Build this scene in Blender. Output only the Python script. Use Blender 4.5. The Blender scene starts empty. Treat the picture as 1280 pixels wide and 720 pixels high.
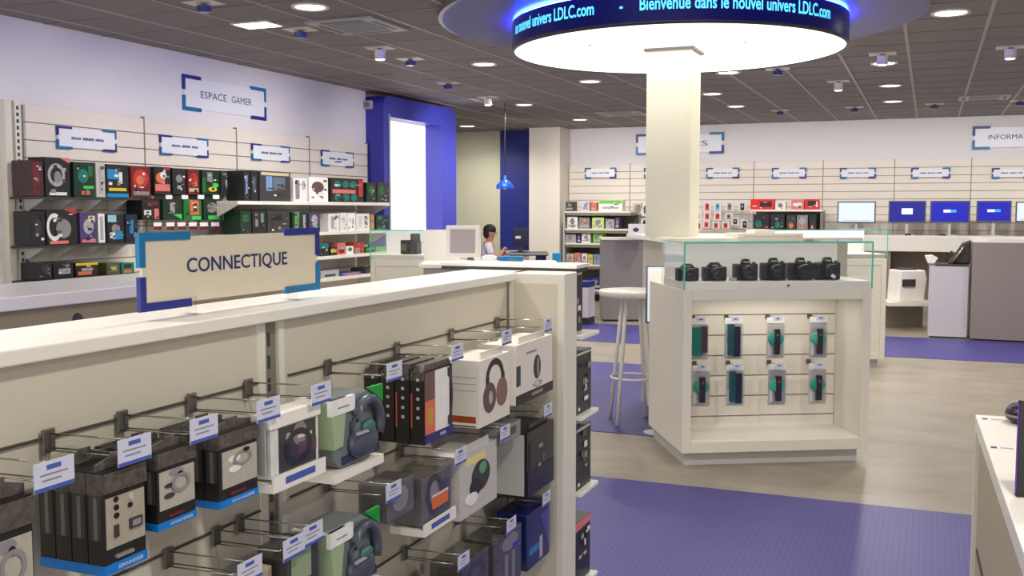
import bpy, math, random
from mathutils import Vector, Matrix
random.seed(7)
PI = math.pi
SC = bpy.context.scene
COL = SC.collection

# ---------------------------------------------------------------- camera model (used to turn photo points into places)
F = 1270.0; YAW = math.atan(520 / F); PIT = math.atan(98 / F); H = 1.6
def ray(px, py):
    x = (px - 640) / F; y = -(py - 360) / F
    fy = math.cos(PIT) + y * math.sin(PIT); fz = -math.sin(PIT) + y * math.cos(PIT)
    return Vector((x * math.cos(YAW) - fy * math.sin(YAW), x * math.sin(YAW) + fy * math.cos(YAW), fz))
def AZ(px, py, z): r = ray(px, py); t = (z - H) / r.z; return Vector((r.x * t, r.y * t, z))
def AX(px, py, x): r = ray(px, py); t = x / r.x; return Vector((x, r.y * t, H + r.z * t))
def AY(px, py, y): r = ray(px, py); t = y / r.y; return Vector((r.x * t, y, H + r.z * t))
def AD(px, py, d):  # horizontal distance along the view axis
    r = ray(px, py); f = -r.x * math.sin(YAW) + r.y * math.cos(YAW); t = d / f; return Vector((r.x * t, r.y * t, H + r.z * t))

# ---------------------------------------------------------------- materials
def lin(c): c /= 255.0; return c / 12.92 if c <= .04045 else ((c + .055) / 1.055) ** 2.4
def rgb(c): return (lin(c[0]), lin(c[1]), lin(c[2]), 1)
MATS = {}
def M(name, c=None, rough=.5, metal=0, emit=0, noise=0, nscale=20, spec=.5, bump=0):
    if name in MATS: return MATS[name]
    m = bpy.data.materials.new(name); m.use_nodes = True; nt = m.node_tree
    b = nt.nodes['Principled BSDF']; b.inputs['Base Color'].default_value = rgb(c)
    b.inputs['Roughness'].default_value = rough; b.inputs['Metallic'].default_value = metal
    b.inputs['Specular IOR Level'].default_value = spec
    if emit:
        b.inputs['Emission Color'].default_value = rgb(c); b.inputs['Emission Strength'].default_value = emit
    if noise or bump:
        tc = nt.nodes.new('ShaderNodeTexCoord'); n = nt.nodes.new('ShaderNodeTexNoise')
        n.inputs['Scale'].default_value = nscale; n.inputs['Detail'].default_value = 4
        nt.links.new(tc.outputs['Object'], n.inputs['Vector'])
        if noise:
            r = nt.nodes.new('ShaderNodeMix'); r.data_type = 'RGBA'
            lo = tuple(v * (1 - noise) for v in rgb(c)[:3]) + (1,); hi = tuple(min(1, v * (1 + noise)) for v in rgb(c)[:3]) + (1,)
            r.inputs[6].default_value = lo; r.inputs[7].default_value = hi
            nt.links.new(n.outputs['Fac'], r.inputs[0]); nt.links.new(r.outputs[2], b.inputs['Base Color'])
        if bump:
            bp = nt.nodes.new('ShaderNodeBump'); bp.inputs['Strength'].default_value = bump; bp.inputs['Distance'].default_value = .002
            nt.links.new(n.outputs['Fac'], bp.inputs['Height']); nt.links.new(bp.outputs[0], b.inputs['Normal'])
    MATS[name] = m; return m
def C(r, g, b, rough=.4): return M('print_%d_%d_%d' % (r, g, b), (r, g, b), rough, noise=.35 if r + g + b < 300 else .15, nscale=45)

WALL = M('wall_paint', (232, 229, 230), .7, noise=.02, nscale=3)
WHITE = M('white_laminate', (235, 231, 222), .3, noise=.015, nscale=4)
WHITE2 = M('white_board', (225, 220, 206), .45, noise=.02, nscale=5)
PANEL = M('cream_panel', (205, 198, 180), .55, noise=.03, nscale=4)
SLAT = M('cream_slat', (236, 228, 216), .5, noise=.02, nscale=5)
GROOVE = M('slat_groove', (150, 142, 132), .7)
RAIL = M('dark_rail', (84, 79, 72), .45, .3)
STEEL = M('grey_steel', (120, 116, 110), .35, .6)
UPR = M('upright_grey', (135, 130, 116), .5, .2)
CHROME = M('chrome_wire', (175, 170, 160), .25, .9)
BLACK = M('black_plastic', (22, 22, 24), .35, noise=.15, nscale=40)
BLACKP = M('black_card', (34, 31, 31), .35, noise=.5, nscale=60)
DGREY = M('dark_grey', (58, 56, 56), .5, noise=.1, nscale=50)
GREY = M('grey', (128, 124, 124), .5, noise=.05, nscale=30)
LGREY = M('light_grey', (190, 187, 184), .5, noise=.03, nscale=30)
BLUE = M('portal_blue', (58, 62, 175), .32, noise=.04, nscale=3)
NAVY = M('wall_blue', (22, 34, 120), .5, noise=.05, nscale=3)
SNAVY = M('sign_navy', (34, 44, 130), .4)
STEAL = M('sign_teal', (10, 112, 165), .4)
CREAM = M('sign_cream', (216, 206, 184), .45, noise=.01)
SIGNW = M('sign_white', (236, 238, 246), .4)
INK = M('navy_ink', (36, 40, 105), .5)
TAG = M('price_paper', (205, 207, 226), .4)
TAGB = M('price_blue', (72, 92, 170), .4)
TAUPE = M('taupe_laminate', (140, 130, 126), .35, noise=.03, nscale=3)
LAV = M('lavender_laminate', (196, 191, 196), .4, noise=.02)
SENB = M('strip_blue', (14, 120, 205), .35)
CARD = M('pack_card', (168, 160, 144), .3, noise=.22, nscale=55)
SKIN = M('skin', (190, 130, 98), .6)
HAIR = M('dark_hair', (30, 24, 22), .7, noise=.2, nscale=80)
SHIRT = M('pale_shirt', (214, 208, 222), .8, noise=.05, nscale=30)
LIGHTW = M('lamp_white', (255, 252, 235), .5, emit=5)
DISC = M('diffuser_white', (255, 250, 236), .5, emit=1.5)
LEDTXT = M('led_cyan', (90, 205, 255), .5, emit=1.7)
LEDBG = M('led_dark', (8, 14, 92), .3, emit=.35)
LEDBLUE = M('led_blue_strip', (30, 50, 255), .5, emit=170)
BACKLIT = M('backlit_white', (255, 250, 240), .5, emit=1.0)
SCRW = M('screen_white', (205, 220, 250), .3, emit=.4)
SCRB = M('screen_blue', (6, 12, 130), .3, emit=.4)
SCRB2 = M('screen_bright_blue', (4, 12, 165), .3, emit=.45)
SCRL = M('screen_logo', (200, 220, 255), .3, emit=.9)
SCRG = M('screen_grey', (165, 155, 155), .35, emit=.12)

def glass_mat(name, tint, fac):
    m = bpy.data.materials.new(name); m.use_nodes = True; nt = m.node_tree; nt.nodes.clear()
    o = nt.nodes.new('ShaderNodeOutputMaterial'); mx = nt.nodes.new('ShaderNodeMixShader')
    t = nt.nodes.new('ShaderNodeBsdfTransparent'); t.inputs[0].default_value = tint
    g = nt.nodes.new('ShaderNodeBsdfGlossy'); g.inputs['Roughness'].default_value = .03
    lw = nt.nodes.new('ShaderNodeLayerWeight'); lw.inputs[0].default_value = .5
    pw = nt.nodes.new('ShaderNodeMath'); pw.operation = 'POWER'; pw.inputs[1].default_value = 4
    f = nt.nodes.new('ShaderNodeMath'); f.operation = 'MULTIPLY_ADD'; f.inputs[1].default_value = .5; f.inputs[2].default_value = fac
    nt.links.new(lw.outputs['Facing'], pw.inputs[0]); nt.links.new(pw.outputs[0], f.inputs[0])
    nt.links.new(f.outputs[0], mx.inputs[0]); nt.links.new(t.outputs[0], mx.inputs[1]); nt.links.new(g.outputs[0], mx.inputs[2])
    nt.links.new(mx.outputs[0], o.inputs[0]); return m
GLASS = glass_mat('clear_glass', (.985, .995, .99, 1), .02)
CLEAR = glass_mat('clear_plastic', (.96, .96, .955, 1), .06)
GEDGE = M('glass_edge', (70, 190, 160), .15, emit=.12)

def ceiling_mat():
    m = bpy.data.materials.new('ceiling_tiles'); m.use_nodes = True; nt = m.node_tree; b = nt.nodes['Principled BSDF']
    b.inputs['Roughness'].default_value = .75
    tc = nt.nodes.new('ShaderNodeTexCoord'); n = nt.nodes.new('ShaderNodeTexNoise'); n.inputs['Scale'].default_value = 140
    r = nt.nodes.new('ShaderNodeValToRGB'); r.color_ramp.elements[0].color = rgb((116, 109, 108)); r.color_ramp.elements[1].color = rgb((142, 134, 132))
    nt.links.new(tc.outputs['Object'], n.inputs['Vector']); nt.links.new(n.outputs['Fac'], r.inputs[0]); nt.links.new(r.outputs[0], b.inputs['Base Color'])
    return m
def floor_mat():
    m = bpy.data.materials.new('concrete_vinyl'); m.use_nodes = True; nt = m.node_tree; b = nt.nodes['Principled BSDF']
    b.inputs['Roughness'].default_value = .3
    tc = nt.nodes.new('ShaderNodeTexCoord'); mp = nt.nodes.new('ShaderNodeMapping'); mp.inputs['Scale'].default_value = (1.0, 2.0, 1)
    n = nt.nodes.new('ShaderNodeTexNoise'); n.inputs['Scale'].default_value = 1.6; n.inputs['Detail'].default_value = 8; n.inputs['Roughness'].default_value = .65
    r = nt.nodes.new('ShaderNodeValToRGB'); r.color_ramp.elements[0].position = .3; r.color_ramp.elements[1].position = .72
    r.color_ramp.elements[0].color = rgb((128, 119, 105)); r.color_ramp.elements[1].color = rgb((160, 151, 136))
    nt.links.new(tc.outputs['Object'], mp.inputs[0]); nt.links.new(mp.outputs[0], n.inputs['Vector'])
    nt.links.new(n.outputs['Fac'], r.inputs[0]); nt.links.new(r.outputs[0], b.inputs['Base Color']); return m
def carpet_mat():
    m = bpy.data.materials.new('purple_weave'); m.use_nodes = True; nt = m.node_tree; b = nt.nodes['Principled BSDF']
    b.inputs['Roughness'].default_value = .42
    tc = nt.nodes.new('ShaderNodeTexCoord')
    mp = nt.nodes.new('ShaderNodeMapping'); mp.inputs['Rotation'].default_value = (0, 0, 0)
    w = nt.nodes.new('ShaderNodeTexWave'); w.inputs['Scale'].default_value = 11; w.bands_direction = 'X'; w.inputs['Distortion'].default_value = .3
    w2 = nt.nodes.new('ShaderNodeTexWave'); w2.inputs['Scale'].default_value = 11; w2.bands_direction = 'Y'; w2.inputs['Distortion'].default_value = .3
    a = nt.nodes.new('ShaderNodeMath'); a.operation = 'MULTIPLY'
    n = nt.nodes.new('ShaderNodeTexNoise'); n.inputs['Scale'].default_value = 1.2
    ad = nt.nodes.new('ShaderNodeMath'); ad.operation = 'ADD'
    r = nt.nodes.new('ShaderNodeValToRGB'); r.color_ramp.elements[0].color = rgb((44, 38, 112)); r.color_ramp.elements[1].color = rgb((76, 68, 142))
    r.color_ramp.elements[0].position = .2; r.color_ramp.elements[1].position = 1.3 if False else 1.0
    nt.links.new(tc.outputs['Object'], mp.inputs[0])
    for q in (w, w2): nt.links.new(mp.outputs[0], q.inputs['Vector'])
    nt.links.new(tc.outputs['Object'], n.inputs['Vector'])
    nt.links.new(w.outputs['Fac'], a.inputs[0]); nt.links.new(w2.outputs['Fac'], a.inputs[1])
    s = nt.nodes.new('ShaderNodeMath'); s.operation = 'MULTIPLY'; s.inputs[1].default_value = .5
    nt.links.new(a.outputs[0], s.inputs[0]); s2 = nt.nodes.new('ShaderNodeMath'); s2.operation = 'MULTIPLY'; s2.inputs[1].default_value = .6
    nt.links.new(n.outputs['Fac'], s2.inputs[0]); nt.links.new(s.outputs[0], ad.inputs[0]); nt.links.new(s2.outputs[0], ad.inputs[1])
    nt.links.new(ad.outputs[0], r.inputs[0]); nt.links.new(r.outputs[0], b.inputs['Base Color']); return m

# ---------------------------------------------------------------- mesh builder
class MB:
    def __init__(s): s.v = []; s.f = []; s.m = []; s.mats = []; s.smooth = []
    def mi(s, mat):
        if mat not in s.mats: s.mats.append(mat)
        return s.mats.index(mat)
    def add(s, vs, fs, mat, smooth=False):
        o = len(s.v); s.v += [tuple(v) for v in vs]; k = s.mi(mat)
        for f in fs: s.f.append([i + o for i in f]); s.m.append(k); s.smooth.append(smooth)
        return s
    def box(s, x0, x1, y0, y1, z0, z1, mat):
        x0, x1 = min(x0, x1), max(x0, x1); y0, y1 = min(y0, y1), max(y0, y1); z0, z1 = min(z0, z1), max(z0, z1)
        v = [(x, y, z) for x in (x0, x1) for y in (y0, y1) for z in (z0, z1)]
        return s.add(v, [(0, 1, 3, 2), (4, 6, 7, 5), (0, 4, 5, 1), (2, 3, 7, 6), (0, 2, 6, 4), (1, 5, 7, 3)], mat)
    def prism(s, poly, a0, a1, mat, axis='y'):   # poly in (x,z) extruded along y, or (x,y) along z, or (y,z) along x
        n = len(poly)
        def P(p, a):
            return (p[0], a, p[1]) if axis == 'y' else (p[0], p[1], a) if axis == 'z' else (a, p[0], p[1])
        v = [P(p, a0) for p in poly] + [P(p, a1) for p in poly]
        f = [list(range(n))[::-1], list(range(n, 2 * n))] + [(i, (i + 1) % n, n + (i + 1) % n, n + i) for i in range(n)]
        return s.add(v, f, mat)
    def lathe(s, prof, mat, c=(0, 0, 0), n=24, axis='z', smooth=True, a0=0, a1=2 * PI):
        full = abs(a1 - a0 - 2 * PI) < 1e-6; k = n if full else n + 1; v = []
        for i in range(k):
            a = a0 + (a1 - a0) * i / n
            for r, z in prof:
                p = (r * math.cos(a), r * math.sin(a), z)
                if axis == 'y': p = (p[0], p[2], p[1])
                if axis == 'x': p = (p[2], p[0], p[1])
                v.append((p[0] + c[0], p[1] + c[1], p[2] + c[2]))
        L = len(prof); f = []
        for i in range(n):
            j = (i + 1) % k
            for q in range(L - 1): f.append((i * L + q, j * L + q, j * L + q + 1, i * L + q + 1))
        return s.add(v, f, mat, smooth)
    def cyl(s, c, r, h, mat, axis='z', n=20, r2=None, smooth=True):
        r2 = r if r2 is None else r2
        s.lathe([(0, 0), (r, 0)], mat, c, n, axis, False); s.lathe([(r, 0), (r2, h)], mat, c, n, axis, smooth)
        return s.lathe([(r2, h), (0, h)], mat, c, n, axis, False)
    def tube(s, pts, r, mat, n=8):
        pts = [Vector(p) for p in pts]; v = []; f = []
        for i, p in enumerate(pts):
            d = (pts[min(i + 1, len(pts) - 1)] - pts[max(i - 1, 0)]).normalized()
            a = d.cross(Vector((0, 0, 1)) if abs(d.z) < .9 else Vector((1, 0, 0))).normalized(); b = d.cross(a)
            for k in range(n): t = 2 * PI * k / n; v.append(p + (a * math.cos(t) + b * math.sin(t)) * r)
        for i in range(len(pts) - 1):
            for k in range(n): k2 = (k + 1) % n; f.append((i * n + k, i * n + k2, (i + 1) * n + k2, (i + 1) * n + k))
        f.append(list(range(n))[::-1]); f.append([(len(pts) - 1) * n + k for k in range(n)])
        return s.add(v, f, mat, True)
    def ell(s, c, r, mat, nu=16, nv=10):
        v = []; f = []
        for j in range(nv + 1):
            t = PI * j / nv
            for i in range(nu):
                a = 2 * PI * i / nu; v.append((c[0] + r[0] * math.sin(t) * math.cos(a), c[1] + r[1] * math.sin(t) * math.sin(a), c[2] + r[2] * math.cos(t)))
        for j in range(nv):
            for i in range(nu): i2 = (i + 1) % nu; f.append((j * nu + i, (j + 1) * nu + i, (j + 1) * nu + i2, j * nu + i2))
        return s.add(v, f, mat, True)
    def build(s, name, parent=None, loc=(0, 0, 0), rz=0, bevel=0, seg=2):
        me = bpy.data.meshes.new(name); me.from_pydata(s.v, [], s.f)
        for m in s.mats: me.materials.append(m)
        me.polygons.foreach_set('material_index', s.m); me.polygons.foreach_set('use_smooth', s.smooth); me.update()
        o = bpy.data.objects.new(name, me); COL.objects.link(o); o.location = loc; o.rotation_euler = (0, 0, rz)
        if parent: o.parent = parent
        if bevel:
            b = o.modifiers.new('Bevel', 'BEVEL'); b.width = bevel; b.segments = seg; b.limit_method = 'ANGLE'; b.angle_limit = math.radians(50)
        return o

def tag(o, label=None, cat=None, group=None, kind=None):
    if label: o['label'] = label
    if cat: o['category'] = cat
    if group: o['group'] = group
    if kind: o['kind'] = kind
    return o
def thing(name, label, cat, loc=(0, 0, 0), rz=0, group=None):
    o = bpy.data.objects.new(name, None); COL.objects.link(o); o.location = loc; o.rotation_euler = (0, 0, rz)
    o.empty_display_size = .05
    return tag(o, label, cat, group)
def struct(name, mb, label=None, **k):
    o = mb.build(name, **k); o['kind'] = 'structure'
    if label: o['label'] = label
    return o

def text_geo(txt, size, ext=.001, sx=1.0, offset=0, align='CENTER'):
    cu = bpy.data.curves.new('txt', 'FONT'); cu.body = txt; cu.size = size; cu.extrude = ext; cu.align_x = align; cu.offset = offset; cu.resolution_u = 3
    o = bpy.data.objects.new('txt', cu); COL.objects.link(o)
    dg = bpy.context.evaluated_depsgraph_get(); me = bpy.data.meshes.new_from_object(o.evaluated_get(dg))
    vs = [(v.co.x * sx, v.co.y, v.co.z) for v in me.vertices]; fs = [list(p.vertices) for p in me.polygons]
    bpy.data.objects.remove(o); bpy.data.curves.remove(cu); bpy.data.meshes.remove(me)
    return vs, fs
def text_on(mb, txt, size, x, y, z, mat, sx=1.0, offset=0, ext=.0008, align='CENTER', shear=0):  # reads along +x, faces -y
    vs, fs = text_geo(txt, size, ext, sx, offset, align)
    mb.add([(x + v[0], y - v[2], z + v[1]) for v in vs], fs, mat)
def fit_text(mb, txt, w, h, x, y, z, mat, offset=0, ext=.0008):
    vs, fs = text_geo(txt, 1, .0, 1, offset)
    xs = [v[0] for v in vs]; zs = [v[1] for v in vs]; sx = w / (max(xs) - min(xs)); sz = h / (max(zs) - min(zs)); cx = (max(xs) + min(xs)) / 2; z0 = min(zs)
    mb.add([(x + (v[0] - cx) * sx, y, z + (v[1] - z0) * sz) for v in vs], fs, mat)

# printed decoration on a front face (x across, z up, facing -y); u,v,w,h are fractions of the face, centre based
def deco(mb, w, h, specs, z0=0, y=0):
    for i, sp in enumerate(specs):
        k, u, v, sw, sh, mat = sp[:6]; yy = y - .0005 * (i + 1); cx = (u - .5) * w; cz = z0 + v * h; a = sw * w / 2; b = sh * h / 2
        if k == 'r': mb.box(cx - a, cx + a, yy, y + .0002, cz - b, cz + b, mat)
        elif k == 'c':
            mb.prism([(cx + a * math.cos(t), cz + b * math.sin(t)) for t in [2 * PI * q / 18 for q in range(18)]], yy, y + .0002, mat)
        elif k == 'o':
            n = 20; t0, t1 = (0, 2 * PI) if len(sp) < 7 else sp[6]; vs = []; fs = []
            for q in range(n + 1):
                t = t0 + (t1 - t0) * q / n
                vs += [(cx + a * math.cos(t), yy, cz + b * math.sin(t)), (cx + .68 * a * math.cos(t), yy, cz + .68 * b * math.sin(t))]
            for q in range(n): fs.append((2 * q, 2 * q + 1, 2 * q + 3, 2 * q + 2))
            mb.add(vs, fs, mat)
        elif k == 'w':   # wedge / triangle in a corner
            mb.prism([(cx - a, cz + b), (cx + a, cz + b), (cx + a, cz - b)], yy, y + .0002, mat)
        elif k == 't': fit_text(mb, sp[6], sw * w, sh * h, cx, yy, cz - b, mat)

def carton(name, label, cat, w, h, d, body, specs, loc, rz=0, group=None, gap=.0, bevel=.0015, side=()):
    mb = MB(); mb.box(-w / 2 + gap, w / 2 - gap, 0, d, 0, h, body); deco(mb, w - 2 * gap, h, specs)
    rr = random.Random(label); extra = [SIL, GPR, DGREY, WPR, BRN, KPR]
    if h > .09 and w > .09:
        deco(mb, w - 2 * gap, h, [('r', rr.uniform(.15, .85), rr.uniform(.12, .9), rr.uniform(.06, .22), rr.uniform(.03, .1), rr.choice(extra)) for _ in range(7)], y=-.004)
    for (v, sh, mat) in side:   # bands that run round the near side
        mb.box(-w / 2 + gap - .0006, -w / 2 + gap + .0002, 0, d, (v - sh / 2) * h, (v + sh / 2) * h, mat)
    return tag(mb.build(name, None, loc, rz), label, cat, group)

R90 = PI / 2
# product whose front lies in the plane X = x (faces +X); photo columns give its width, rows its height
def on_x(x, pl, pr, yt, yb, z=None):
    a = AX(pl, yt, x); b = AX(pr, yt, x); c = AX(pl, yb, x)
    zb = c.z if z is None else z
    return (x, (a.y + b.y) / 2, zb), b.y - a.y, max(.02, (a.z) - zb)
def on_y(y, pl, pr, yt, yb, z=None):
    a = AY(pl, yt, y); b = AY(pr, yt, y); c = AY(pl, yb, y); zb = c.z if z is None else z
    return ((a.x + b.x) / 2, y, zb), b.x - a.x, max(.02, a.z - zb)

# ---------------------------------------------------------------- the room
XL = -6.45; YB = 17.5; ZC = 3.05; XR = 5.0; YF = -3.0
PX = -6.20  # front face of the blue portal
cm = ceiling_mat(); fm = floor_mat(); cpm = carpet_mat()
mb = MB(); mb.box(-9.6, XR, YF, YB + .1, -.1, 0, fm); struct('floor', mb, 'beige concrete look floor')
mb = MB(); mb.box(-9.6, XR, YF, YB + .1, ZC, ZC + .1, cm); struct('ceiling', mb, 'dark grey ceiling tiles')
gm = M('ceiling_bars', (168, 160, 156), .5)
gm2 = M('ceiling_crossbars', (118, 112, 110), .5)
mb = MB(); y = .1
x = -9.22
while x < XR: mb.box(x - .013, x + .013, YF, YB, ZC - .006, ZC, gm); x += .6
struct('trim_1', mb, 'pale long bars of the ceiling grid')
mb = MB()
while y < YB: mb.box(-9.6, XR, y - .012, y + .012, ZC - .004, ZC, gm2); y += .6
struct('trim_2', mb, 'cross bars of the ceiling grid')
mb = MB(); mb.box(XL - .12, XL, YF, 11.0, 0, ZC, WALL); struct('wall_left', mb, 'white wall behind the gaming shelves')
mb = MB(); mb.box(-9.6, XR, YB, YB + .12, 0, ZC, WALL); struct('wall_back', mb)
mb = MB(); mb.box(XR, XR + .12, YF, YB, 0, ZC, WALL); struct('wall_right', mb)
GREENW = M('alcove_paint', (196, 194, 172), .7, noise=.03, nscale=3)
mb = MB(); mb.box(-9.4, -7.38, YB - .05, YB - .001, 0, ZC - .001, GREENW); struct('wall_alcove', mb, 'greenish beige wall panel left of the blue panel')
mb = MB(); mb.box(-9.72, -9.6, 10.9, YB, 0, ZC, GREENW); struct('wall_alcove_side', mb)
mb = MB(); mb.box(-7.37, -6.64, YB - .08, YB - .001, .85, ZC - .001, NAVY); mb.box(-7.37, -6.64, YB - .1, YB - .001, .80, .85, LGREY); struct('wall_blue_panel', mb, 'dark blue wall panel beyond the seated person')
mb = MB(); mb.box(-6.63, -6.05, YB - .5, YB - .001, 0, ZC - .001, SLAT); struct('wall_pilaster', mb)
mb = MB(); mb.box(-6.05, XR, YB - .012, YB - .001, 0, .1, LGREY); struct('baseboard_back', mb)
# purple floor fields
def field(n, x0, x1, y0, y1, lab):
    mb = MB(); mb.box(x0, x1, y0, y1, .0005, .004, cpm); struct(n, mb, lab)
field('floor_purple_front', -6.3, XR, .4, 5.74, 'purple floor field nearest the camera')
field('floor_purple_island', -3.4, -.55, 6.93, 10.15, 'purple floor square under the column counter')
field('floor_purple_back', -6.3, XR, 11.72, 13.6, 'purple floor band towards the back wall')

# blue portal on the left wall
a = AX(473, 120, PX); bfar = AX(570, 137, PX); o0 = AX(487, 146, PX); o1 = AX(552, 155, PX)
yA = 11.0; yB_ = bfar.y; ztop = 3.0
mb = MB()
def rpoly(y0, y1, z0, z1, r):
    p = [(y0, z0), (y1, z0)]
    for k in range(7): t = PI / 2 * k / 6; p.append((y1 - r + r * math.cos(t), z1 - r + r * math.sin(t)))
    for k in range(7): t = PI / 2 + PI / 2 * k / 6; p.append((y0 + r + r * math.cos(t), z1 - r + r * math.sin(t)))
    return p
oy0 = o0.y; oy1 = o1.y; oz = o0.z
outer = rpoly(yA, yB_, 0, ztop, .14)
# jambs and lintel
mb.box(XL - .1, PX, yA, oy0, 0, oz, BLUE); mb.box(XL - .1, PX, oy1, yB_, 0, oz, BLUE)
mb.prism([(yA, oz), (yB_, oz), (yB_, ztop - .14)] + [(yB_ - .14 + .14 * math.cos(PI / 2 * k / 6), ztop - .14 + .14 * math.sin(PI / 2 * k / 6)) for k in range(1, 7)] + [(yA + .14 + .14 * math.cos(PI / 2 + PI / 2 * k / 6), ztop - .14 + .14 * math.sin(PI / 2 + PI / 2 * k / 6)) for k in range(0, 7)], XL - .1, PX, BLUE, 'x')
t = thing('portal_frame', 'glossy blue portal frame with rounded corners around a bright doorway on the left', 'portal')
mb.build('frame', t)
mb = MB(); mb.box(XL - .06, XL, oy0 - .0, oy1, 0, oz, BACKLIT); tag(mb.build('backlit_panel', t), 'bright white backlit panel inside the opening')
mb = MB(); mb.box(XL, PX + .012, oy0 - .03, oy0, 0, oz + .03, LGREY); mb.build('edge_trim', t)
c0 = AY(460, 131, yA - .03)
mb = MB(); mb.box(c0.x - .05, c0.x + .05, yA - .05, yA, c0.z - .05, c0.z + .05, LGREY); mb.cyl((c0.x, yA - .07, c0.z), .03, .02, GREY, 'y')
tag(mb.build('alarm_box'), 'small white box fixed high on the side of the blue portal', 'alarm')

# ---------------------------------------------------------------- bracket signs
def sign(label, w, h, loc, rz, text=None, lines=0, th=.012, bt=None, panel=None, arm=.24, th_txt=.3, group=None, tw=.55, ty=.5, armv=.4, cols=None, hole=0, toff=.0):
    t = thing('bracket_sign', label, 'sign', loc, rz, group); bt = bt or h * .1; panel = panel or SIGNW
    mb = MB(); mb.box(-w / 2 + bt * .6, w / 2 - bt * .6, 0, th, bt * .6, h - bt * .6, panel); pn = mb.build('panel', t)
    cols = cols or (SNAVY, STEAL, STEAL, SNAVY)  # TL, BL, TR, BR
    for k, (sx, sz) in enumerate(((-1, 1), (-1, -1), (1, 1), (1, -1))):
        mb = MB(); X = sx * w / 2; Z = h if sz > 0 else 0; dx = -sx; dz = -sz; A = w * arm; B = h * armv
        mb.prism([(X, Z), (X + dx * A, Z), (X + dx * A, Z + dz * bt), (X + dx * bt, Z + dz * bt), (X + dx * bt, Z + dz * B), (X, Z + dz * B)], -.003, th + .001, cols[k]); mb.build('bracket', t)
    if text:
        words = text.split(' '); n_ = len(text); x_ = -w * tw / 2; per = w * tw / n_
        for wd_ in words:
            ww_ = per * len(wd_); mb = MB(); fit_text(mb, wd_, ww_ * .97, h * th_txt, x_ + ww_ / 2, -.0012, h * (ty - th_txt / 2), INK, offset=toff); mb.build('lettering', pn); x_ += ww_ + per
    if lines:
        mb = MB(); xx = -w * .27; s = []
        k = 0
        while xx < w * .27:
            ww = w * random.uniform(.015, .03)
            if k % 7 != 6: mb.box(xx, xx + ww, -.001, 0, h * .44, h * (.44 + random.choice((.12, .12, .1))), INK)
            elif mb.v: mb.build('lettering', pn); mb = MB()
            xx += ww + w * .008; k += 1
        if lines > 1:
            if mb.v: mb.build('lettering', pn); mb = MB()
            mb.box(-w * .1, w * .1, -.001, 0, h * .28, h * .36, INK)
        if mb.v: mb.build('lettering', pn)
    return t

def x_sign(label, pl, pr, yt, yb, x, **k):
    p, w, h = on_x(x, pl, pr, yt, yb); return sign(label, w, h, p, R90, **k)
def y_sign(label, pl, pr, yt, yb, y, **k):
    p, w, h = on_y(y, pl, pr, yt, yb); return sign(label, w, h, p, 0, **k)
x_sign('large bracket sign reading ESPACE GAMER high on the left wall', 228, 332, 92, 137, XL + .012, text='ESPACE GAMER', th_txt=.2, tw=.62, arm=.2, armv=.42, bt=.035, toff=0)
for (pl, pr, yt, yb, lab, ln) in [(71, 145, 157, 185, 'leftmost small bracket sign on the left slatwall, above the headset boxes', 1), (200, 260, 168, 193, 'second small bracket sign from the left on the left slatwall', 1),
        (315, 362, 179, 200, 'third small bracket sign from the left, above the laptop boxes on the shelf', 1), (402, 442, 187, 207, 'rightmost small bracket sign on the left slatwall, beside the blue portal', 2)]:
    x_sign(lab, pl, pr, yt, yb, XL + .055, lines=ln)
p, w, h = on_y(YB - .03, 1216, 1330, 158, 187)
sign('large bracket sign beginning INFORMATIQUE high on the back wall at right', w, h, p, 0, text='INFORMATIQUE', th_txt=.24, tw=.66, arm=.2, bt=.04, toff=0)
p, w, h = on_y(YB - .03, 795, 905, 168, 194)
sign('large bracket sign half hidden by the white column', w, h, p, 0, text='MOBILES', th_txt=.24, tw=.66, arm=.16, bt=.04, cols=(SNAVY, STEAL, STEAL, SNAVY), toff=0)
nm = ['leftmost small bracket sign on the back slatwall, above the shelf of green boxes', 'small bracket sign on the back slatwall just left of the white column', 'small bracket sign on the back slatwall just right of the white column',
      'small bracket sign on the back slatwall above the red boxes', 'small bracket sign on the back slatwall above the white screen', 'small bracket sign on the back slatwall between the two left blue screens', 'small bracket sign at the right edge of the back slatwall']
for (a_, b_), lab in zip([(731, 770), (805, 843), (883, 924), (965, 1008), (1050, 1095), (1139, 1188), (1240, 1290)], nm):
    p, w, h = on_y(YB - .08, a_, b_, 210, 223); sign(lab, w, h, p, 0, lines=1, arm=.2, bt=.025)

# ---------------------------------------------------------------- slatwalls
def slatwall(w, z0, z1, loc, rz, label, group, pitch=.135, d=.035):
    t = thing('slatwall_panel', label, 'slatwall', loc, rz, group)
    mb = MB(); mb.box(-w / 2 + .004, w / 2 - .004, d - .012, d, z0, z1, GROOVE); mb.build('groove_backing', t)
    mb = MB(); z = z1
    while z > z0 + .02:
        zz = max(z0, z - pitch + .008); mb.box(-w / 2 + .006, w / 2 - .006, 0, d - .012, zz, z, SLAT); z -= pitch
    mb.build('slats', t)
    mb = MB(); mb.box(w / 2 - .006, w / 2 + .006, -.004, d, z0, z1 + .015, UPR); mb.build('joint_strip', t)
ys = [5.84, 7.12, 8.41, 9.70, 10.97]
ln = ['leftmost slatwall panel on the left wall, behind the headset boxes', 'slatwall panel second from left, behind the small hanging packs', 'slatwall panel behind the laptop boxes on the long shelf', 'slatwall panel next to the blue portal']
for i in range(4):
    slatwall(ys[i + 1] - ys[i], .25, 2.40, (XL + .037, (ys[i] + ys[i + 1]) / 2, 0), R90, ln[i], 'slatwall panels on the left wall')
xs = [-6.04, -4.9, -3.83, -2.75, -1.63, -.53, .59, 1.72, 2.85]
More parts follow.
